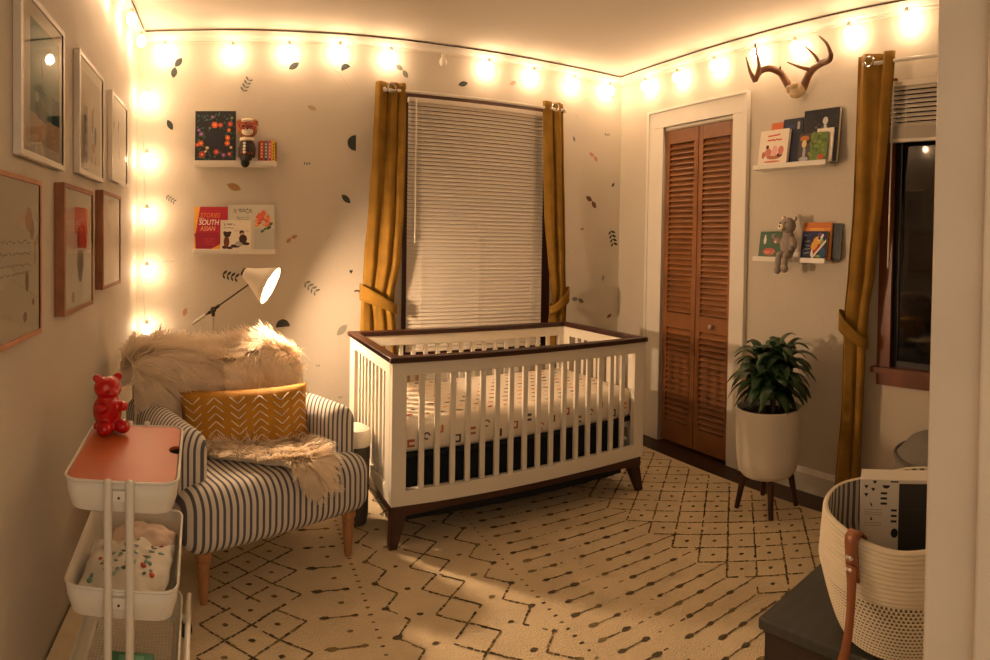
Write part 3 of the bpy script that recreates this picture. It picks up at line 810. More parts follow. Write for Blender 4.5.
for i, f in enumerate(lb.f): lb.m[i] = (i % n) % 2
lb.build('lining', [flat('#5a5a62', .9), flat('#c9c1b2', .9)], bs, smooth=True)
# leather handle: a doubled tab with two rivets and a long hanging strap
a0 = math.radians(171); er = Vector((cos(a0), sin(a0), 0)); et = Vector((-sin(a0), cos(a0), 0)) * -1
def ribbon(pts, wd, name, parent):
    b = MB(); vs = []
    for p, o, w_ in pts: vs += [p - o * w_, p + o * w_]
    b.add(vs, [(2 * i, 2 * i + 1, 2 * i + 3, 2 * i + 2) for i in range(len(pts) - 1)])
    return b.build(name, LEATH, parent, smooth=True, solid=.004)
R_ = br(.3)
hp = ribbon([(er * (R_ - .022) + Vector((0, 0, z)), et, .020) for z in (.27, .335)] + [(er * (R_ - .006) + Vector((0, 0, .352)), et, .020), (er * (R_ + .010) + Vector((0, 0, .340)), et, .020)] +
       [(er * (R_ + .013) + et * -.01 * t + Vector((0, 0, .335 - .10 * t)), et, .019) for t in (0.1, .4, .7, 1)], .02, 'handle', bs)
st = ribbon([(er * (R_ + .018 + .006 * sin(t * 3)) + et * (-.008 - .012 * sin(t * 2.4) + .03 * t * t) + Vector((0, 0, .275 - .27 * t)), et, .015 - .004 * sin(PI * t)) for t in [i / 10 for i in range(11)]], .015, 'strap', hp)
m = MB()
for z in (.292, .262): m.ball(er * (R_ + .018) - et * .006 + Vector((0, 0, z)), .006, n=12, k=8); m.ball(er * (R_ + .018) + et * .004 + Vector((0, 0, z)), .005, n=12, k=8)
m.build('rivets', mat('silver_rivet', '#e0ddd4', .3, metal=.7), hp, smooth=True)
bs.scale = (.97, .97, .88)
# boxed toy standing in the basket
bxo = thing('toy_box', 'white box with black geometric print and charcoal panel, standing in the rope basket', 'box', (1.377, .790, .3695), math.atan2(.657 - .815, 1.459 - 1.377))
MB().b2((0, 0, .0), (.19, .075, .345)).build('carton', WHT, bxo, bevel=.002)
b = MB(); yy = -.0012
def R4(x0, z0, x1, z1, m=0): b.poly([(x0, yy, z0), (x1, yy, z0), (x1, yy, z1), (x0, yy, z1)], m)
R4(.102, 0, .189, .335, 0)
for x, z in ((.016, .325), (.034, .318), (.016, .303), (.038, .338)): b.poly([(x - .006, yy, z + .004), (x + .006, yy, z + .004), (x, yy, z - .006)], 1)
for z in (.308, .294, .280): R4(.054, z - .003, .071, z + .003, 1)
for z in (.262, .247, .232): R4(.082, z - .003, .097, z + .003, 1)
b.poly([(.068 + .010 * cos(t * PI / 6), yy, .330 + .009 * sin(t * PI / 6)) for t in range(6, 13)], 1)
b.poly([(.092 + .0095 * cos(t * PI / 6), yy, .200 + .013 * sin(t * PI / 6)) for t in range(12)], 1)
b.poly([(.026, yy, .285), (.031, yy, .279), (.033, yy, .270), (.028, yy, .274)], 1); b.poly([(.030, yy, .245), (.034, yy, .234), (.027, yy, .234)], 1)
R4(.080, .338, .100, .342, 1)
for z in (.262, .255, .249, .226, .219): R4(.012, z, .058, z + .0012, 2)
for k in range(4): R4(.108, .10 + k * .055, .184, .1015 + k * .055, 3)
b.poly([(.183, yy - .0004, .275), (.19, yy - .0004, .275), (.19, yy - .0004, .295), (.183, yy - .0004, .295)], 4)
b.build('printed_front', [flat('#33332f'), BLK, flat('#8a8478'), flat('#4a4a45'), flat('#c02a1c')], bxo, merge=False)
bxo.scale = (1, 1, .965)
# grey round pouf beyond the basket
pf = thing('pouf', 'round grey fabric pouf behind the rope basket near the right wall', 'pouf', (2.19, .86, 0))
m = MB(); m.lathe([(0, .014), (.17, .014), (.21, .05), (.225, .2), (.225, .4), (.21, .52), (.16, .575), (.08, .592), (0, .595)], 40); m.build('cushion', mat('grey_wool', '#6d675e', .9, bump=.2, bump_s=90), pf, smooth=True)
m = MB(); m.tube([(.2145 * cos(2 * PI * k / 40), .2145 * sin(2 * PI * k / 40), .525) for k in range(40)], .006, 6, closed=True); m.build('piping', flat('#59544c', .9), pf, smooth=True)

# ------------------------------------------------------------------ curtains, rods, blinds
def curtain(name_label, loc, rz, rws, folds, amp, tie, seed, grp, bot, group=None, edge=0):
    """rws: (z, x0, x1) from the top down; local x runs along the wall, -y into the room"""
    r = thing('curtain', name_label, 'curtain', loc, rz, group)
    rws = sorted(rws, reverse=True)
    def ext(z):
        for (za, a0, a1), (zb, b0, b1) in zip(rws, rws[1:]):
            if za >= z >= zb:
                t = (za - z) / (za - zb); t = t * t * (3 - 2 * t) * .5 + t * .5
                return a0 + (b0 - a0) * t, a1 + (b1 - a1) * t
        return rws[-1][1:]
    zt = rws[0][0]
    def fn(u, v):
        z = zt + (bot - zt) * v; x0, x1 = ext(z)
        uu = u + .05 * sin(2 * PI * u + seed)
        ph = 2 * PI * folds * uu + seed
        am = amp * (.55 + .45 * min(1, abs(z - tie) / .3)) if tie else amp
        d = am * (sin(ph) + .25 * sin(2.3 * ph + z * 3 + seed)) + .008 * noise.noise(Vector((u * 3, z * 2, seed)))
        if tie: d += .012 * math.exp(-((z - tie) / .05) ** 2) * cos(ph)
        return (x0 + (x1 - x0) * u + .006 * cos(ph) , d, z)
    b = MB(); b.grid(fn, folds * 16, 70); b.build('drape', MUST, r, smooth=True, solid=.003, angle=180)
    # a stitched hem line below the grommets
    if tie:
        x0, x1 = ext(tie); b = MB(); xc, hw = (x0 + x1) / 2, (x1 - x0) / 2 + .014
        def tf(u, v):
            a = 2 * PI * u; s_ = cos(a); dz = -.055 * s_ * edge
            return (xc + hw * s_, (amp + .026) * sin(a) * (1 if sin(a) > 0 else 1.15), tie + dz + (v - .5) * (.075 - .02 * s_ * edge))
        b.grid(tf, 40, 4); t_ = b.build('tieback', MUST, r, smooth=True, solid=.004, angle=180)
        hk = MB(); xe = x0 - .012 if edge >= 0 else x1 + .012
        e_ = -1 if edge >= 0 else 1
        hk.tube([(xc + e_ * hw, 0, tie + .055), (xc + e_ * (hw + .012), .03, tie + .06), (xc + e_ * (hw + .012), .085, tie + .05)], .005, 8); hk.build('tieback_hook', DMET, r, smooth=True)
    return r
def grommets(r, pts, y=0):
    for x, yy, z in pts:
        m = MB(); m.tube([(x + .024 * cos(2 * PI * k / 24), yy - .006, z + .024 * sin(2 * PI * k / 24)) for k in range(24)], .0055, 8, closed=True); m.build('grommet', CHROME, r, smooth=True)
def rod(label, x0, x1, z, loc, rz, ends):
    r = thing('curtain_rod', label, 'curtain rod', loc, rz)
    m = MB(); m.tube([(x0, 0, z), (x1, 0, z)], .0095, 12); m.build('rod', TRIM, r, smooth=True)
    for x in ends:
        s_ = 1 if x == x1 else -1
        m = MB(); m.lathe([(.0095, 0), (.015, .004), (.017, .012), (.015, .02), (0, .024)], 16, (x, 0, z), ax=(s_, 0, 0)); m.build('finial', TRIM, r, smooth=True)
    for x in (x0 + .06, x1 - .06):
        m = MB(); m.tube([(x, 0, z - .006), (x, .088, z - .006)], .006, 8); m.b2((x - .012, .088, z - .04), (x + .012, .094, z + .03)); m.build('bracket', TRIM, r)
    return r
CY = 3.478
rod('white curtain rod above the window with closed blinds', .90, 2.11, 2.203, (0, CY, 0), 0, (.90, 2.11))
c1 = curtain('mustard velvet curtain tied back at the left of the blinds behind the crib', (0, CY, 0), 0,
             [(2.248, .842, 1.031), (1.9, .828, 1.03), (1.5, .808, 1.027), (1.2, .785, 1.01), (1.0, .775, .972), (.93, .768, .968), (.80, .765, .985), (.05, .77, 1.0)], 3, .014, .955, 1.0, 1, .03, 'mustard curtains', 1)
c2 = curtain('mustard velvet curtain tied back at the right of the blinds behind the crib', (0, CY, 0), 0,
             [(2.246, 1.962, 2.118), (1.9, 1.972, 2.13), (1.5, 1.99, 2.145), (1.2, 2.02, 2.158), (1.0, 2.045, 2.165), (.92, 2.05, 2.165), (.80, 2.03, 2.17), (.05, 2.02, 2.18)], 2, .015, .92, 2.4, 1, .03, 'mustard curtains', -1)
grommets(c1, [(.925, -.034, 2.203)]); grommets(c2, [(2.025, -.034, 2.203)])
# right wall: local x = -world y
CX = 2.583
rod('white curtain rod above the dark window on the right wall', -1.50, -.42, 2.222, (CX, 0, 0), -PI / 2, (-1.50,))
c3 = curtain('mustard velvet curtain tied back beside the dark window on the right wall', (CX, 0, 0), -PI / 2,
             [(2.268, -1.562, -1.352), (1.9, -1.567, -1.375), (1.55, -1.570, -1.405), (1.2, -1.590, -1.44), (1.0, -1.605, -1.468), (.88, -1.612, -1.478), (.55, -1.612, -1.487), (.05, -1.648, -1.497)], 2, .016, .905, .3, 1, .03, 'mustard curtains', 1)
grommets(c3, [(-1.468, -.034, 2.222)])
def blinds(label, loc, rz, x0, x1, zt, zb, n, wand, bunch=0):
    r = thing('window_blind', label, 'blinds', loc, rz)
    MB().b2((x0, -.024, zt - .028), (x1, .004, zt)).build('headrail', BLIND, r, bevel=.002)
    b = MB(); q = Matrix.Rotation(math.radians(62 if not bunch else 50), 3, 'X')
    for i in range(n):
        z = zt - .036 - (zt - .036 - zb - .014 - bunch) * i / (n - 1)
        b.box(((x0 + x1) / 2, -.010, z), (x1 - x0 - .006, .025, .0012), rot=q)
    if bunch:
        for i in range(14): b.box(((x0 + x1) / 2, -.010, zb + .014 + bunch * i / 14), (x1 - x0 - .006, .025, .0022))
    b.build('slats', BLIND, r)
    MB().b2((x0 + .003, -.020, zb - .004), (x1 - .003, .000, zb + .012)).build('bottom_rail', BLIND, r, bevel=.002)
    m = MB()
    for x in (x0 + .09, (x0 + x1) / 2, x1 - .09):
        m.tube([(x, -.0235, zt - .02), (x, -.0235, zb)], .0011, 5)
    m.build('ladder_cord', CORDW, r)
    if wand:
        m = MB(); m.tube([(wand[0], -.034, zt - .012), (wand[0] + wand[2], -.034, wand[1])], .0042, 8); m.build('tilt_wand', TRIM, r, smooth=True)
    return r
blinds('closed white slatted blinds covering the window behind the crib', (0, 3.556, 0), 0, 1.058, 2.005, 2.186, .632, 64, (1.105, 1.30, 0))
blinds('raised white blinds with a long wand over the dark window', (XR - .018, 0, 0), -PI / 2, -1.395, -.50, 2.138, 1.842, 9, (-1.372, 1.222, -.006), .07)

# ------------------------------------------------------------------ picture ledges
LG = 'white picture ledges'
def ledge(label, loc, rz, w_, d=.10):
    r = thing('picture_ledge', label, 'shelf', loc, rz, LG)
    MB().b2((0, -d, -.016), (w_, 0, 0)).build('board', TRIM, r, bevel=.002)
    MB().b2((0, -d - .001, -.016), (w_, -d + .011, .011)).build('front_lip', TRIM, r, bevel=.002)
    MB().b2((0, -.012, .0005), (w_, 0, .04)).build('back_strip', TRIM, r, bevel=.002)
ledge('white picture ledge holding the dark floral book and a doll with red glasses', (-.215, YB, 1.752), 0, .475)
ledge('white picture ledge above the lamp holding a red and two pale picture books', (-.218, YB, 1.244), 0, .475)
ledge('white picture ledge right of the closet under the antlers', (XR, 2.215, 1.757), -PI / 2, .49)
ledge('white picture ledge right of the closet where the grey bear sits', (XR, 2.215, 1.249), -PI / 2, .487, .085)

# books: local x across, front face at y = 0 looking to -y, standing on z = 0
def book(label, loc, w_, h, t, col, art=None, rz=0, lean=5, mats=(), name='picture_book', titles=(), group=None, pages='#d8cfb8'):
    r = thing(name, label, 'book', loc, rz, group)
    r.rotation_euler = (math.radians(-lean), 0, rz)
    r.location.z += t * sin(math.radians(lean)) + .0006
    if rz:
        r.rotation_euler = (Matrix.Rotation(rz, 3, 'Z') @ Matrix.Rotation(math.radians(-lean), 3, 'X')).to_euler()
    cm = flat(col, .5)
    b = MB(); b.b2((0, 0, 0), (w_, .0015, h)).b2((0, t - .0015, 0), (w_, t, h)).b2((0, 0, 0), (.0018, t, h)); b.build('cover', cm, r)
    MB().b2((.002, .0016, .002), (w_ - .003, t - .0016, h - .002)).build('pages', flat(pages), r)
    if art:
        b = MB(); art(b, w_, h); b.build('cover_art', list(mats), r, merge=False)
    for tx in titles:
        body, size, x, z, m, sh = tx[:6]
        text('title', body, size, (x, -.0022, z), m, r, shear=sh, sx=tx[6] if len(tx) > 6 else 1)
    return r
def rc(b, x0, z0, x1, z1, m, d=.0008): b.poly([(x0, -d, z0), (x1, -d, z0), (x1, -d, z1), (x0, -d, z1)], m)
def ov(b, x, z, rx, rz_, m, d=.0012, n=10, a=0): b.poly([(x + rx * cos(2 * PI * k / n) * cos(a) - rz_ * sin(2 * PI * k / n) * sin(a), -d, z + rx * cos(2 * PI * k / n) * sin(a) + rz_ * sin(2 * PI * k / n) * cos(a)) for k in range(n)], m)
def squig(b, x0, x1, z, m, hgt=.006, n=14, wd=.0012, d=.0012, seed=0):
    g = random.Random(seed + int(x0 * 1000) + int(z * 999)); q = [(x0 + (x1 - x0) * i / n, z + hgt * g.uniform(-.5, .5)) for i in range(n + 1)]
    for (xa, za), (xb, zb) in zip(q, q[1:]):
        if g.random() < .18: continue
        dx, dz = xb - xa, zb - za; L = math.hypot(dx, dz); nx, nz = -dz / L * wd, dx / L * wd
        b.poly([(xa - nx, -d, za - nz), (xb - nx, -d, zb - nz), (xb + nx, -d, zb + nz), (xa + nx, -d, za + nz)], m)
# upper left ledge
def floral(b, w_, h):
    g = random.Random(4)
    rc(b, .004, .004, w_ - .004, h - .004, 0)
    for k in range(130):
        x, z = g.uniform(.012, w_ - .012), g.uniform(.012, h - .012); a = g.random() * 3
        if math.hypot((x - w_ * .5) / .055, (z - h * .43) / .07) < 1: continue
        ov(b, x, z, g.uniform(.006, .013), g.uniform(.002, .004), g.choice((1, 1, 2, 2, 6)), .0010 + k * 2e-6, 6, a)
    for x, z, r_v, m in ((.48, .72, .018, 3), (.62, .72, .014, 4), (.86, .74, .015, 4), (.83, .62, .011, 3), (.80, .47, .014, 3), (.79, .36, .015, 3), (.14, .36, .016, 3), (.06, .33, .012, 4), (.15, .54, .014, 5), (.09, .62, .010, 5), (.52, .19, .016, 4), (.17, .14, .018, 4), (.70, .13, .013, 5), (.84, .15, .011, 4), (.42, .88, .010, 5), (.30, .27, .009, 7), (.26, .2, .007, 7), (.36, .66, .007, 6), (.88, .28, .008, 7), (.9, .86, .01, 2)):
        for q in range(6): ov(b, x * w_ + r_v * .6 * cos(q * 1.05), z * h + r_v * .6 * sin(q * 1.05), r_v * .5, r_v * .5, m, .0016 + q * 1e-5, 7)
        ov(b, x * w_, z * h, r_v * .3, r_v * .3, 8, .0022, 8)
    ov(b, w_ * .5, h * .43, .048, .055, 9, .0014, 20)
book('dark square picture book with orange and purple flowers on the cover', (-.210, 3.492, 1.7535), .236, .302, .022, '#17141c', floral, lean=8, name='floral_book',
     mats=[flat(c) for c in ('#14161c', '#2f5a4c', '#3d6b48', '#d8602a', '#b83a3a', '#7a4a8a', '#4a6a86', '#d8b090', '#f0c060', '#151a2c')])
# doll with red glasses
dl = thing('soft_toy', 'soft toy bear with red glasses and a beaded top on the upper left ledge', 'soft toy', (.090, 3.492, 1.753))
FURB = mat('brown_plush', '#94633c', .95, bump=.4, bump_s=150); CREAM = mat('cream_plush', '#e6d6bc', .95, bump=.3, bump_s=150)
blob('body', [((0, 0, .07), (.045, .032, .062)), ((0, -.002, .188), (.062, .046, .050)), ((-.046, 0, .232), (.018, .012, .018)), ((.046, 0, .232), (.018, .012, .018)), ((0, 0, .128), (.026, .024, .03))], FURB, dl, .004)
blob('face', [((0, -.040, .172), (.033, .022, .024)), ((0, -.03, .236), (.035, .02, .012))], CREAM, dl, .003)
m = MB(); m.ball((0, -.062, .185), (.008, .006, .006)); m.ball((-.024, -.0462, .201), .005).ball((.024, -.0462, .201), .005); m.build('nose_and_eyes', BLK, dl, smooth=True)
m = MB(); RG = flat('#a81c1a', .35)
for s_ in (-1, 1): m.tube([(s_ * .026 + .021 * cos(2 * PI * k / 20), -.056 - .004 * cos(2 * PI * k / 20), .201 + .017 * sin(2 * PI * k / 20)) for k in range(20)], .0042, 6, closed=True)
m.tube([(-.006, -.06, .203), (.006, -.06, .203)], .004, 6); m.tube([(-.046, -.052, .205), (-.064, -.02, .212)], .004, 6).tube([(.046, -.052, .205), (.064, -.02, .212)], .004, 6)
m.build('glasses', RG, dl, smooth=True)
b = MB(); b.lathe([(.030, .128), (.044, .11), (.051, .08), (.050, .045), (.046, .03)], 24, sy=.76); b.build('dress', mat('dark_beaded_dress', '#3a2a22', .8), dl, smooth=True)
b = MB(); b.lathe([(.020, .148), (.038, .142), (.043, .128), (.030, .120)], 24, sy=.8); b.build('collar', CREAM, dl, smooth=True)
b = MB()
for k in range(4): b.ball((-.016, -.040 - .0005 * k, .105 - .017 * k), (.009, .004, .008), n=10, k=6, m=0)
for k in range(10): b.ball((-.034 + .0075 * k, -.0395, .05 + .004 * sin(k * 2)), (.003, .003, .008), n=6, k=5, m=1 + k % 2)
b.build('beads', [WHT, flat('#a8542a'), flat('#7a3020')], dl, smooth=True)
blob('leg', [((-.012, -.05, .012), (.028, .03, .022)), ((-.012, -.092, -.012), (.026, .018, .028)), ((.0, -.02, .022), (.03, .03, .018))], flat('#1a1816', .9), dl, .004)
# boxed set of small bright books
g0 = thing('book_slipcase', 'open dark red box holding the four small bright books', 'box', (.158, 3.4905, 1.7535))
MB().b2((0, 0, 0), (.102, .07, .008)).b2((0, 0, .008), (.0035, .07, .122)).b2((.0985, 0, .008), (.102, .07, .122)).b2((.0035, .064, .008), (.0985, .07, .135)).build('case', flat('#7a1c1c'), g0, bevel=.001)
x = .1625
for nm, c, w_ in (('small red board book, first in the boxed row', '#c8452e', .026), ('small grey board book between the red and pink ones', '#6f6a66', .024), ('small pink board book between the grey and yellow ones', '#d4566a', .019), ('small yellow board book at the right end of the boxed row', '#e0b028', .023)):
    r = thing('board_book', nm, 'book', (x, 3.4915, 1.7625), 0, 'small boxed board books')
    MB().b2((0, 0, 0), (w_ - .001, .062, .118)).build('cover', flat(c, .5), r, bevel=.0015)
    b = MB()
    for k in range(5): rc(b, w_ * .3, .02 + k * .018, w_ * .65, .03 + k * .018, 0, .0004)
    ov(b, w_ * .45, .011, .004, .005, 1, .0006); b.build('spine_marks', [flat('#e8d8b0') if c != '#e0b028' else flat('#8a6a18'), BLK], r, merge=False); x += w_
# lower left ledge
Y2 = 3.507
def redart(b, w_, h):
    rc(b, 0, 0, w_, h, 0)
    b.poly([(0, -.001, h), (w_ * .17, -.001, h), (w_ * .04, -.001, h * .36), (0, -.001, h * .36)], 1)
    b.poly([(0, -.001, 0), (w_ * .05, -.001, 0), (w_ * .04, -.001, h * .34), (0, -.001, h * .32)], 1)
    b.poly([(w_ * .45, -.0011, 0), (w_, -.0011, 0), (w_, -.0011, h * .42), (w_ * .66, -.0011, h * .12)], 1)
    b.poly([(w_ * .02, -.0012, h * .37), (w_ * .09, -.0012, h * .40), (w_ * .70, -.0012, h * .40), (w_ * .95, -.0012, h * .2), (w_ * .45, -.0012, 0), (w_ * .06, -.0012, 0)], 2)
    for k in range(3): squig(b, w_ * .30, w_ * .62, h * (.25 - .055 * k), 3, .008, 10, .0012, .0016)
YL = flat('#e8a83a', .5)
book('red and yellow picture book with the title Stories from South Asia', (-.214, Y2, 1.2455), .196, .256, .018, '#b8202c', redart, lean=10, mats=[flat('#b01c34', .5), YL, flat('#98142c', .5), flat('#d84a5a')],
     titles=[('STORIES', .038, .034, .192, flat('#e07a3a'), .2, .82), ('from', .014, .028, .181, WHT, .2), ('SOUTH', .044, .026, .148, flat('#f0dcd0'), .2, .80), ('ASIAN', .038, .034, .113, flat('#f0a080'), .2, .82)])
def artB(b, w_, h):
    rc(b, 0, 0, w_, h, 0)
    for k, (x0, x1, z, hh) in enumerate(((.12, .50, .89, .02), (.10, .52, .84, .016), (.18, .46, .72, .012), (.2, .44, .68, .01))): squig(b, w_ * x0, w_ * x1, h * z, 1 if k < 2 else 2, hh, 22, .0022 if k < 2 else .0015, .0012)
    rc(b, w_ * .56, 0, w_, h * .48, 3, .0010)
    g = random.Random(9)
    for k in range(34):
        t = g.random(); x = w_ * (.60 + .33 * t); z = h * (.82 - .30 * abs(t - .45) + g.uniform(-.22, .04))
        ov(b, x, z, g.uniform(.008, .018), g.uniform(.006, .014), g.choice((4, 4, 5, 6)), .0014 + k * 1e-5, 8, g.random() * 3)
    for x, z, rr in ((.88, .50, .016), (.74, .42, .012), (.93, .58, .012), (.80, .47, .010)): ov(b, w_ * x, h * z, rr, rr * .6, 7, .002, 9, .6)
book('tall pale grey picture book with an orange flower bouquet on its cover', (-.016, Y2 + .004, 1.2455), .270, .268, .016, '#cfc9ba', artB, lean=8, mats=[flat('#cbc6b6'), flat('#77736a'), flat('#7d8c72'), flat('#b9b6a8'), flat('#d86a4a'), flat('#c84a34'), flat('#e09a58'), flat('#2f5a3a')])
def artC(b, w_, h):
    rc(b, 0, 0, w_, h, 0)
    squig(b, w_ * .08, w_ * .50, h * .86, 1, .016, 20, .0022); squig(b, w_ * .10, w_ * .44, h * .74, 1, .009, 16, .0014); squig(b, w_ * .45, w_ * .95, h * .64, 4, .008, 18, .0014)
    for x, z, rx, rz_, m in ((.22, .52, .021, .017, 2), (.14, .58, .009, .009, 2), (.31, .58, .009, .009, 2), (.20, .28, .017, .034, 3), (.14, .10, .016, .010, 2), (.30, .08, .020, .008, 2), (.70, .58, .014, .016, 2), (.71, .51, .012, .014, 5), (.74, .38, .024, .026, 2), (.62, .22, .026, .016, 6), (.50, .14, .028, .010, 2), (.84, .22, .022, .009, 2), (.40, .14, .012, .010, 1)): ov(b, w_ * x, h * z, rx, rz_, m, .0012 + x * 1e-4)
book('small white picture book with a drawn bear cub and a reading child', (-.060, Y2 - .016, 1.2455), .176, .176, .014, '#e6dcc8', artC, lean=8, mats=[flat('#e4d9c4'), flat('#6e6a64'), flat('#3a2418'), flat('#6e3420'), flat('#b08a60'), flat('#c89a78'), flat('#a8a49a')])
# right wall ledges: placed by world y; local x = -y
RZ = -PI / 2
def rb(label, y, z, out, *a, **k): return book(label, (XR - out, y, z), *a, rz=RZ, **k)
def artD(b, w_, h):
    rc(b, 0, 0, w_, h, 0)
    for k, (z, n) in enumerate(((.84, 7), (.72, 8))): squig(b, w_ * .28, w_ * .78, h * z, 1, .013, n, .004, .0012)
    for x, z, rx, rz_, m in ((.30, .52, .011, .012, 2), (.34, .36, .024, .026, 3), (.56, .40, .020, .032, 4), (.78, .40, .020, .026, 3), (.55, .22, .05, .012, 5), (.75, .28, .02, .012, 2), (.18, .3, .012, .02, 5), (.5, .10, .06, .006, 3)): ov(b, w_ * x, h * z, rx, rz_, m, .0012 + x * 1e-4)
rb('white picture book with red lettering and pink characters on the upper right ledge', 2.192, 1.7585, .0875, .200, .200, .02, '#e4d8c4', artD, lean=8, mats=[flat('#e6dac6'), flat('#c8402c'), flat('#3a2018'), flat('#c87a6a'), flat('#e0a8a0'), flat('#a86a50')])
rb('orange book behind the white one with red lettering', 2.138, 1.7585, .066, .110, .246, .012, '#c8642a', None, lean=8)
def artE(b, w_, h):
    rc(b, 0, 0, w_, h, 0); rc(b, w_ * .72, h * .76, w_ * .84, h * .92, 1, .001); ov(b, w_ * .35, h * .8, .03, .018, 2)
rb('navy blue book between the orange book and the big black one', 2.052, 1.7585, .064, .135, .256, .018, '#202438', artE, lean=7, mats=[flat('#20243a'), flat('#a8a89c'), flat('#2c3468')])
def artF(b, w_, h):
    rc(b, 0, 0, w_, h, 0); g = random.Random(2)
    ov(b, w_ * .62, h * .77, .017, .021, 1, .0016, 14); ov(b, w_ * .62, h * .67, .007, .012, 1, .0016)
    for k in range(30): ov(b, w_ * (.30 + .35 * g.random()), h * (.50 + .18 * g.random()), g.uniform(.006, .014), g.uniform(.004, .009), g.choice((2, 3, 1)), .0012 + k * 1e-5, 6, g.random() * 3)
    for k in range(18): ov(b, w_ * g.uniform(.05, .95), h * g.uniform(.45, .95), .0014, .0014, 1, .002, 5)
rb('large black night sky book with a pale moon figure on the upper right ledge', 1.912, 1.7585, .062, .225, .286, .024, '#15151a', artF, lean=6, mats=[flat('#15171f'), flat('#c8c8c0'), flat('#5a5a66'), flat('#8a7a60')])
rb('white book standing between the black book and the green one', 1.815, 1.7585, .0735, .105, .180, .009, '#e0d8c8', None, lean=7)
def artG(b, w_, h):
    rc(b, 0, 0, w_ * .42, h, 0); rc(b, w_ * .42, 0, w_, h, 1, .0009); g = random.Random(6)
    for k in range(40): ov(b, w_ * g.uniform(.40, .97), h * g.uniform(.1, .95), g.uniform(.008, .02), g.uniform(.006, .012), g.choice((1, 2, 3)), .0012 + k * 1e-5, 7, g.random() * 3)
    ov(b, w_ * .20, h * .83, .030, .016, 4, .002); ov(b, w_ * .2, h * .64, .016, .022, 5, .0021); ov(b, w_ * .34, h * .7, .014, .012, 6, .0021); ov(b, w_ * .22, h * .35, .010, .03, 7, .0021); ov(b, w_ * .22, h * .12, .03, .014, 7, .0022); ov(b, w_ * .82, h * .16, .022, .014, 8, .0022)
rb('green and brown forest picture book in front of the black one', 1.918, 1.7585, .0875, .184, .158, .0125, '#4a5a30', artG, lean=8, mats=[flat('#4a4038'), flat('#5f7a34'), flat('#7a8a3c'), flat('#44602c'), flat('#b8702a'), flat('#e0c890'), flat('#2a2420'), flat('#a8a8b0'), flat('#a8442c')])
# lower right ledge
def artH(b, w_, h):
    rc(b, 0, 0, w_, h, 0)
    ov(b, w_ * .25, h * .66, .010, .022, 1); ov(b, w_ * .25, h * .82, .006, .008, 1); ov(b, w_ * .76, h * .68, .022, .020, 2); ov(b, w_ * .74, h * .62, .008, .008, 1, .002)
    ov(b, w_ * .48, h * .24, .044, .020, 2, .0012, 16); squig(b, w_ * .28, w_ * .70, h * .25, 1, .008, 14, .0014, .002); squig(b, w_ * .3, w_ * .66, h * .18, 1, .006, 12, .0012, .002)
rb('green picture book with small red and white figures left of the grey bear', 2.185, 1.2505, .072, .155, .148, .014, '#3f6048', artH, lean=8, mats=[flat('#40624a'), flat('#e0d8cc'), flat('#c4584a')])
rb('orange book behind the navy star book on the lower right ledge', 1.902, 1.2505, .052, .180, .196, .014, '#d8862a', lambda b, w_, h: (rc(b, 0, h * .86, w_, h, 0), ov(b, w_ * .5, h * .8, .05, .012, 1)), lean=6, mats=[flat('#c8702a'), flat('#e8a44a')])
rb('dark teal book at the right end of the lower right ledge', 1.765, 1.2505, .036, .095, .192, .016, '#16242c', None, lean=5)
def artI(b, w_, h):
    rc(b, 0, 0, w_, h, 0)
    for x, z, rx, rz_, m, a in ((.62, .66, .028, .022, 1, .6), (.74, .78, .024, .012, 3, .8), (.52, .5, .020, .028, 1, -.5), (.62, .40, .016, .034, 2, -.7), (.46, .26, .010, .026, 3, -.2), (.70, .88, .014, .012, 4, 0), (.80, .62, .014, .02, 5, .3), (.85, .25, .02, .03, 6, 0), (.75, .12, .03, .008, 5, 0)): ov(b, w_ * x, h * z, rx, rz_, m, .0012 + z * 1e-4, 9, a)
    ov(b, w_ * .70, h * .75, .008, .010, 7, .0025)
    b.poly([(w_ * .44, -.003, h * .06), (w_ * .50, -.003, h * .04), (w_ * .98, -.003, h * .62), (w_ * .97, -.003, h * .72)], 3)
    squig(b, w_ * .08, w_ * .34, h * .86, 8, .008, 10, .0018)
    for k in range(4): squig(b, w_ * .12, w_ * .36, h * (.64 - .14 * k), 9, .010, 9, .0022)
rb('navy picture book with a yellow bird and white diagonal stripe beside the grey bear', 1.892, 1.2505, .0735, .160, .150, .014, '#1c2048', artI, lean=8, mats=[flat('#1c1f44'), flat('#e0a43a'), flat('#a83a2c'), flat('#e6dccc'), flat('#5a3470'), flat('#7a9a5a'), flat('#1a4a6a'), flat('#2a3018'), flat('#5a64a8'), flat('#8a8c88')])
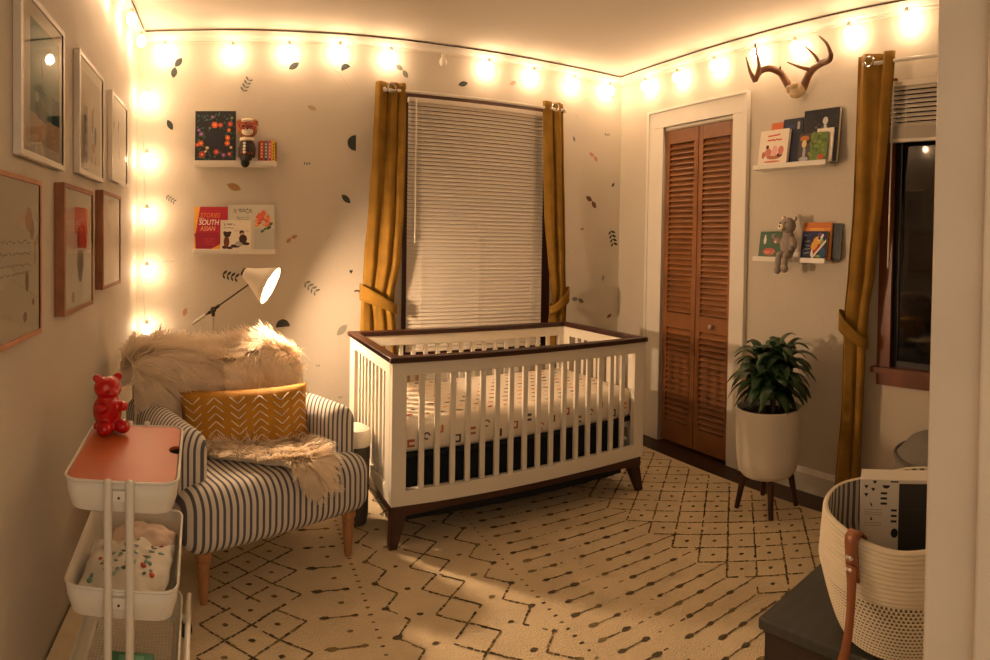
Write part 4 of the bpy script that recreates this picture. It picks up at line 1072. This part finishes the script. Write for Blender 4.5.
# grey bear sitting on the ledge, legs over the lip
tb = thing('teddy_bear', 'small grey plush bear with dangling legs sitting on the lower right ledge', 'soft toy', (XR - .10, 1.955, 1.2605), RZ)
GREYP = mat('grey_plush', '#978b80', .95, bump=.5, bump_s=160)
blob('body', [((0, 0, .062), (.046, .036, .062)), ((0, 0, .110), (.034, .028, .034)), ((0, -.004, .168), (.046, .040, .044)), ((-.036, .004, .208), (.014, .008, .014)), ((.040, .004, .205), (.014, .008, .014)), ((-.010, -.036, .160), (.024, .020, .020)),
     ((-.054, -.012, .092), (.036, .016, .016), Matrix.Rotation(.5, 3, 'Y')), ((-.080, -.02, .110), (.016, .014, .014)), ((.050, -.016, .078), (.018, .018, .036), Matrix.Rotation(-.4, 3, 'Y')), ((.048, -.03, .052), (.014, .016, .016)),
     ((-.022, -.028, .012), (.022, .034, .020)), ((.022, -.028, .012), (.022, .034, .020)), ((-.024, -.052, -.022), (.018, .016, .040)), ((.020, -.052, -.022), (.018, .016, .036)), ((-.024, -.056, -.068), (.020, .020, .022)), ((.022, -.056, -.060), (.020, .020, .022))], GREYP, tb, .0035)
m = MB(); m.ball((-.012, -.052, .158), (.018, .010, .016)); m.build('muzzle', CREAM, tb, smooth=True)
for ex, ez in ((-.036, .209), (.040, .206)): m = MB(); m.ball((ex, -.004, ez), (.009, .004, .009)); m.build('inner_ear', CREAM, tb, smooth=True)
m = MB(); m.ball((-.012, -.062, .163), (.006, .004, .005)).ball((-.026, -.040, .182), .004).ball((.010, -.042, .182), .004); m.build('nose_and_eyes', BLK, tb, smooth=True)

# ------------------------------------------------------------------ antlers
an = thing('antlers', 'pair of deer antlers on a skull plate mounted above the closet casing', 'antlers')
BONE = mat('antler_bone', '#7a5030', .5, noise_s=18, noise_a=.3, bump=.2, bump_s=50); TIP = mat('pale_skull_bone', '#c8ae88', .6, noise_s=20, noise_a=.2)
def smoothp(pts, n=5):
    P_ = [Vector(p) for p in pts]; out = []
    for i in range(len(P_) - 1):
        a, b_, c, d = P_[max(0, i - 1)], P_[i], P_[i + 1], P_[min(len(P_) - 1, i + 2)]
        for k in range(n):
            t = k / n; out.append(.5 * ((2 * b_) + (c - a) * t + (2 * a - 5 * b_ + 4 * c - d) * t * t + (3 * b_ - a - 3 * c + d) * t ** 3))
    return out + [P_[-1]]
def horn(lst, nm):
    m = MB()
    for pts, r0, r1 in lst:
        q = smoothp(pts); m.tube(q, [(r0 + (r1 - r0) * (i / (len(q) - 1)) ** 1.2) for i in range(len(q))], 10)
    m.build(nm, BONE, an, smooth=True)
horn([([(2.62, 2.0, 2.17), (2.6, 2.03, 2.233), (2.57, 2.042, 2.261), (2.52, 2.072, 2.272), (2.48, 2.10, 2.250), (2.45, 2.108, 2.198)], .022, .014),
      ([(2.45, 2.108, 2.195), (2.44, 2.137, 2.249), (2.45, 2.176, 2.335)], .014, .003), ([(2.452, 2.106, 2.20), (2.45, 2.083, 2.265), (2.46, 2.107, 2.335), (2.48, 2.14, 2.41)], .014, .003), ([(2.57, 2.035, 2.25), (2.56, 2.026, 2.288)], .010, .003)], 'left_antler')
horn([([(2.62, 1.915, 2.165), (2.6, 1.87, 2.22), (2.56, 1.81, 2.237), (2.51, 1.733, 2.238), (2.46, 1.645, 2.231), (2.44, 1.621, 2.25)], .022, .013),
      ([(2.57, 1.823, 2.235), (2.53, 1.872, 2.249), (2.49, 1.927, 2.274)], .012, .003), ([(2.51, 1.733, 2.238), (2.49, 1.75, 2.275), (2.5, 1.821, 2.34)], .012, .003), ([(2.44, 1.621, 2.25), (2.44, 1.646, 2.302), (2.46, 1.708, 2.358)], .012, .003), ([(2.56, 1.80, 2.235), (2.55, 1.79, 2.268)], .009, .003)], 'right_antler')
blob('skull_plate', [((2.628, 1.955, 2.165), (.04, .052, .030)), ((2.612, 1.955, 2.138), (.03, .040, .022)), ((2.60, 1.955, 2.18), (.025, .03, .02)), ((2.612, 2.0, 2.17), (.026, .020, .024)), ((2.612, 1.915, 2.165), (.026, .020, .024))], TIP, an, .004)

# ------------------------------------------------------------------ leaf decals stuck on the back wall
DK, GY, TN, PK, LG_ = flat('#2c332c'), flat('#6f7068'), flat('#a07848'), flat('#b8806a'), flat('#8f8c7c')
def leafpoly(b, x, z, l_, w_, a, m=0):
    pts = [(t, w_ * sin(PI * t) ** .8 * s_) for s_, ts in ((1, [0, .2, .4, .6, .8, 1]), (-1, [.8, .6, .4, .2])) for t in ts]
    b.poly([(x + (t * l_) * cos(a) - q * sin(a), 0, z + t * l_ * sin(a) + q * cos(a)) for t, q in pts], m)
def decal(x, z, kind, size, a, m, label):
    b = MB()
    if kind == 'leaf': leafpoly(b, -size / 2 * cos(a), -size / 2 * sin(a), size, size * .24, a)
    elif kind == 'semi': b.poly([(size / 2 * (cos(a) * cos(t) - sin(a) * sin(t) * 1.1), 0, size / 2 * (sin(a) * cos(t) + cos(a) * sin(t) * 1.1)) for t in [PI * k / 12 for k in range(13)]])
    elif kind == 'sprig':
        n = 4
        for k in range(n):
            t = (k - n / 2 + .5) / n * size; leafpoly(b, t * cos(a), t * sin(a), size * .36, size * .075, a + 1.0); leafpoly(b, t * cos(a), t * sin(a), size * .30, size * .06, a - .9)
        c, s_ = cos(a), sin(a); h = size / 2; b.poly([(-h * c + .001 * s_, 0, -h * s_ - .001 * c), (h * c, 0, h * s_), (-h * c - .001 * s_, 0, -h * s_ + .001 * c)])
    elif kind == 'pair': leafpoly(b, 0, 0, size * .55, size * .16, a); leafpoly(b, 0, 0, size * .55, size * .16, a + PI + .5)
    elif kind == 'dots':
        for k in range(3): leafpoly(b, (k - 1) * size * .36 * cos(a), -size * .2 + abs(k - 1) * .004, size * .42, size * .10, PI / 2 + (k - 1) * .35)
    elif kind == 'curve':
        q = [(size * (t - .5) * cos(a) - .10 * size * sin(PI * t) * sin(a), size * (t - .5) * sin(a) + .10 * size * sin(PI * t) * cos(a)) for t in [k / 8 for k in range(9)]]
        for (xa, za), (xb, zb) in zip(q, q[1:]): b.poly([(xa, 0, za - .0014), (xb, 0, zb - .0014), (xb, 0, zb + .0014), (xa, 0, za + .0014)])
    o = b.build('wall_decal', m, None, merge=False); o.location = (x, YB - .0015, z)
    return tag(o, label, 'wall sticker', 'leaf stickers on the back wall')
for d in [
 (-.334, 2.326, 'pair', .12, .9, DK, 'dark two leaf twig sticker under the bulbs near the left corner'),
 (.084, 2.213, 'sprig', .09, 1.1, GY, 'grey outlined sprig sticker above the doll with red glasses'),
 (.366, 2.337, 'leaf', .075, .6, DK, 'dark tilted leaf sticker just under the string lights above the lamp'),
 (-.363, 1.986, 'leaf', .07, -1.1, DK, 'dark leaf sticker left of the floral book'),
 (.476, 2.094, 'leaf', .06, -.3, mat('faint_pink_sticker', '#b09a84', .7), 'very faint pinkish leaf sticker on bare wall left of the curtain'),
 (.449, 1.762, 'dots', .05, 0, GY, 'tiny three petal sticker right of the upper left ledge'),
 (.017, 1.62, 'leaf', .09, -.35, TN, 'tan leaf sticker between the two left ledges'),
 (-.362, 1.549, 'sprig', .065, -.6, GY, 'small grey sprig sticker left of the red book'),
 (.579, 1.324, 'curve', .05, .9, GY, 'small thin twig sticker beside the left curtain at mid height'),
 (.357, 1.322, 'pair', .075, .35, TN, 'brown leaf pair sticker right of the flower bouquet book'),
 (-.372, 1.175, 'curve', .07, 0, LG_, 'faint grey line sticker below left of the red book'),
 (-.010, 1.094, 'sprig', .10, -.25, DK, 'black sprig sticker just left of the lamp head'),
 (.473, 1.030, 'sprig', .10, -.7, GY, 'grey sprig sticker right of the glowing lamp shade'),
 (-.270, .878, 'leaf', .055, 1.3, PK, 'pinkish leaf sticker left of the lamp counterweight'),
 (-.008, .756, 'leaf', .06, -.9, TN, 'brown leaf sticker right above the sheepskin'),
 (.313, .792, 'semi', .085, .1, DK, 'dark half round leaf sticker below the lamp shade'),
 (.526, .555, 'dots', .03, 0, GY, 'tiny dotted sticker right of the sheepskin'),
 (.679, 2.335, 'semi', .060, .5, DK, 'dark half round sticker above the left curtain edge'),
 (.640, 2.275, 'curve', .19, -.85, TN, 'long thin brown curved line sticker left of the curtain top'),
 (1.033, 2.357, 'pair', .10, -1.0, GY, 'small grey two leaf sticker above the left curtain grommet'),
 (1.429, 2.311, 'leaf', .07, .3, DK, 'dark leaf sticker above the middle of the blinds'),
 (1.782, 2.36, 'leaf', .055, .5, PK, 'faint pink leaf sticker above the right half of the blinds'),
 (2.174, 2.424, 'leaf', .045, -.8, LG_, 'faint grey leaf sticker beside a bulb above the right curtain'),
 (.744, 1.897, 'semi', .095, PI / 2, DK, 'large dark half round sticker touching the left curtain'),
 (.687, 1.56, 'leaf', .075, -.75, DK, 'dark leaf sticker left of the curtain at ledge height'),
 (2.285, 2.191, 'curve', .06, -.9, LG_, 'faint curved line sticker right of the right curtain top'),
 (2.545, 2.103, 'dots', .055, 0, GY, 'small dark dotted sticker highest in the right corner'),
 (2.263, 2.042, 'leaf', .04, -1.2, GY, 'small grey leaf sticker right of the right curtain'),
 (2.435, 1.94, 'pair', .085, -.9, PK, 'brownish twig sticker midway between right curtain and corner'),
 (2.607, 1.747, 'leaf', .04, 1.0, DK, 'tiny dark leaf sticker nearest the right corner'),
 (2.425, 1.619, 'pair', .11, -1.0, mat('rust_sticker', '#6a4030', .7), 'rust brown two leaf sticker between curtain and closet corner'),
 (2.592, 2.384, 'leaf', .04, .2, LG_, 'pale leaf sticker beside the last bulb before the corner'),
 (.722, 1.12, 'dots', .055, PI / 2, DK, 'small dark three leaf sticker just above the curtain tieback'),
 (2.607, 1.367, 'sprig', .12, -1.3, DK, 'black sprig sticker near the corner left of the closet'),
 (2.344, 1.417, 'leaf', .035, .2, TN, 'tiny brown leaf sticker right of the right curtain at mid height'),
 (2.273, 1.219, 'curve', .12, 1.0, PK, 'pink curved sprig sticker beside the right curtain'),
 (2.533, 1.068, 'leaf', .05, 1.3, LG_, 'faint grey leaf sticker above the crib right end'),
 (2.321, .923, 'pair', .10, -.5, GY, 'grey twig sticker beside the right curtain tieback'),
 (2.594, .789, 'leaf', .05, .5, mat('rust_sticker', '#6a4030'), 'small rust leaf sticker just above the crib rail'),
 (.670, .77, 'leaf', .09, .8, LG_, 'pale grey leaf sticker low beside the left curtain'),
 (.663, .36, 'dots', .03, 0, GY, 'tiny dotted sticker low behind the crib end')]: decal(*d)

# ------------------------------------------------------------------ framed prints on the left wall
def frame(label, y0, y1, z0, z1, wood, art, mats, name='framed_print', fw=.017, dp=.024, mat_=True):
    r = thing(name, label, 'framed picture', (XL + .001, y0, z0), PI / 2, 'framed prints on the left wall')
    w_, h = y1 - y0, z1 - z0
    b = MB(); b.b2((0, -dp, 0), (fw, 0, h)).b2((w_ - fw, -dp, 0), (w_, 0, h)).b2((fw, -dp, 0), (w_ - fw, 0, fw)).b2((fw, -dp, h - fw), (w_ - fw, 0, h)); b.build('frame', wood, r, bevel=.0015)
    b = MB(); b.b2((fw, -dp + .005, fw), (w_ - fw, -dp + .009, h - fw)); b.build('print', WHT, r)
    b = MB()
    class Sh:
        pass
    art(b, w_, h); b.v = [(x, y * .25 - dp + .0048, z) for x, y, z in b.v]; b.build('artwork', mats, r, merge=False)
    MB().poly([(fw, -dp + .003, fw), (w_ - fw, -dp + .003, fw), (w_ - fw, -dp + .003, h - fw), (fw, -dp + .003, h - fw)]).build('glass', PANE, r)
    return r
WF = flat('#d8cfbe', .4); OF = mat('light_oak_frame', '#b07a52', .5, noise_s=20, noise_a=.15, stretch=(1, 1, .2)); OF2 = mat('brown_oak_frame', '#8f5a34', .5, noise_s=20, noise_a=.2)
def a1(b, w_, h):
    rc(b, .085, .09, w_ - .05, h - .06, 0, .0004); rc(b, .085, .05, w_ - .05, .13, 1, .0006); rc(b, w_ * .68, .13, w_ - .05, .21, 2, .0008)
    ov(b, w_ * .40, .15, .045, .03, 3, .0012, 14); ov(b, w_ * .34, .18, .02, .016, 4, .0014); ov(b, w_ * .5, .13, .03, .014, 5, .0015); ov(b, w_ * .45, .27, .008, .03, 5, .001, 8, .3)
frame('white framed print with a teal scene, nearest the camera in the upper row', 1.487, 1.907, 1.527, 1.975, WF, a1, [flat('#6f9484'), flat('#c8b8a0'), flat('#2a6068'), flat('#43524c'), flat('#b8c0ae'), flat('#3a5a50')])
def a2(b, w_, h):
    rc(b, .06, .06, w_ - .06, h - .06, 0, .0004); rc(b, .09, .05, .14, .26, 1, .0006)
    for k in range(4): rc(b, .10, .07 + k * .045, .13, .09 + k * .045, 2, .001)
    for x, z, rx, rz_, m in ((.22, .22, .018, .05, 3), (.27, .17, .020, .04, 2), (.24, .12, .03, .02, 4), (.21, .07, .007, .02, 3), (.27, .07, .007, .02, 3), (.24, .27, .012, .012, 4)): ov(b, x, z, rx, rz_, m, .0012 + x * 1e-4)
frame('white framed print with grey and beige drawings, middle of the upper row', 2.100, 2.520, 1.545, 1.985, WF, a2, [flat('#d4c8b2'), flat('#9a968c'), flat('#6a665c'), flat('#a88a68'), flat('#c09a70')])
def a3(b, w_, h):
    ov(b, w_ * .42, h * .66, .010, .034, 0, .001, 10, -.25); rc(b, w_ * .415, h * .40, w_ * .42, h * .62, 0, .001); ov(b, w_ * .46, h * .36, .02, .03, 1, .001)
frame('white framed print with one small green leaf, nearest the corner in the upper row', 2.700, 3.105, 1.577, 1.985, WF, a3, [flat('#3a4a30'), flat('#c9bda6')])
def a4(b, w_, h):
    for k, z in enumerate((.60, .53, .46, .41)): squig(b, w_ * .25, w_ * .80, h * z, 0, .010, 30, .0015, .001)
    for x, z, rx, rz_, m in ((.76, .74, .03, .035, 1), (.82, .68, .02, .03, 2), (.88, .54, .01, .04, 1), (.72, .36, .014, .03, 3), (.68, .14, .016, .014, 3), (.84, .22, .01, .01, 3)): ov(b, w_ * x, h * z, rx, rz_, m, .001)
frame('light oak framed print with lines of grey lettering, partly cut by the left edge', 1.235, 1.660, 1.035, 1.472, OF, a4, [flat('#a79c8c'), flat('#d2b79c'), flat('#b9a890'), flat('#a08a78')], fw=.014)
def a5(b, w_, h):
    rc(b, w_ * .35, h * .62, w_ * .80, h * .84, 0, .0006)
    for x, z, rx, rz_, m in ((.62, .62, .045, .05, 1), (.50, .58, .03, .045, 2), (.70, .56, .03, .035, 1), (.54, .40, .05, .055, 3), (.54, .34, .035, .05, 4), (.30, .12, .02, .02, 3)): ov(b, w_ * x, h * z, rx, rz_, m, .001 + x * 1e-4, 14)
    rc(b, w_ * .2, h * .49, w_ * .85, h * .505, 5, .003)
frame('brown oak framed print with an orange fox like shape above a round pot', 1.862, 2.277, 1.056, 1.488, OF2, a5, [flat('#dc9a84'), flat('#d4643a'), flat('#a85a30'), flat('#a89478'), flat('#8f8060'), flat('#e0d2bc')], fw=.016, dp=.034)
frame('brown oak framed nearly blank print, nearest the corner in the lower row', 2.455, 2.862, 1.096, 1.512, OF2, lambda b, w_, h: rc(b, .03, .03, w_ - .03, h - .03, 0, .0004), [flat('#dccbb6')], fw=.016, dp=.034)

# ------------------------------------------------------------------ string lights and cable
def bulb(parent, p, lit=True):
    m = MB(); x, y, z = p
    prof = [(0, -.036), (.012, -.034), (.0215, -.025), (.0255, -.012), (.0245, .002), (.018, .014), (.011, .022)]
    m.lathe(prof, 16, (x, y, z)); o = m.build('bulb', BULBM if lit else CLEARM, parent, smooth=True, angle=180)
    s_ = MB(); s_.lathe([(.0115, .021), (.012, .034), (.009, .044), (.004, .050)], 12, (x, y, z)); s_.build('socket', CORDW, o, smooth=True)
def strand(p):  # sagging cord through the socket tops
    out = []
    for a, b_ in zip(p, p[1:]):
        a, b_ = Vector(a), Vector(b_); n = 8; s_ = .010 if (a - b_).length > .2 else 0
        for k in range(n): t = k / n; v = a.lerp(b_, t); v.z -= s_ * 4 * t * (1 - t); out.append(v)
    return out + [Vector(p[-1])]
sl = thing('string_lights', 'warm globe string lights running under the ceiling along all three walls', 'string lights')
by = 3.515
back = [(-.388, by, 2.409), (.006, by, 2.40), (.331, by, 2.411), (.631, by, 2.425), (.940, by, 2.418), (1.271, by, 2.420), (1.581, by, 2.425), (1.906, by, 2.417), (2.227, by, 2.413), (2.522, by, 2.414)]
rx = 2.608
right = [(rx, 3.233, 2.406), (rx, 2.907, 2.398), (rx, 2.575, 2.408), (rx, 2.251, 2.412), (rx, 1.968, 2.397), (rx, 1.628, 2.412), (rx, 1.303, 2.43)]
left = [(-.497, 2.35, 2.415), (-.497, 2.68, 2.415), (-.497, 3.00, 2.410), (-.497, 3.32, 2.405)]
up = lambda p: (p[0], p[1], p[2] + .05)
path = [up(p) for p in left] + [(-.50, 3.51, 2.468)] + [up(p) for p in back] + [(2.61, 3.515, 2.47)] + [up(p) for p in right] + [(rx, 1.0, 2.47)]
m = MB(); m.tube(strand(path), .0026, 6); m.build('cord', CORDW, sl, smooth=True)
for i, p in enumerate(left + back + right): bulb(sl, p, lit=not (abs(p[0] - 1.271) < .01))
vl = thing('string_lights', 'short string of warm bulbs hanging straight down in the back left corner', 'string lights')
vp = [(-.487, 3.49, z) for z in (2.135, 1.783, 1.463, 1.130, .790)]
m = MB(); m.tube([(-.503, 3.51, 2.46)] + [(-.505 + .004 * sin(k), 3.50, 2.46 - k * .12) for k in range(1, 15)], .0026, 6); m.build('cord', CORDW, vl, smooth=True)
for p in vp: bulb(vl, p)
cb = MB(); dy = YB - .052; dxr = XR - .052; dxl = XL + .052; zc = H - .006; g = random.Random(8)
pts = [(dxl, y, zc - .001) for y in (1.0, 1.5, 2.0, 2.5, 3.0, 3.48)]
cb.tube(smoothp(pts, 3), .0032, 6)
pts = [(x, dy, zc - .004 * g.random()) for x in [XL + .06 + k * .3 for k in range(11)] + [dxr]] + [(dxr, y, zc - .004 * g.random()) for y in [dy - .3 * k for k in range(1, 10)]]
cb.tube(pts, .0034, 6)
tag(cb.build('cable', CORDB, None, smooth=True, angle=180), 'thin dark cable tacked along the edge of the ceiling above the string lights', 'cable')
bpy.context.view_layer.update()
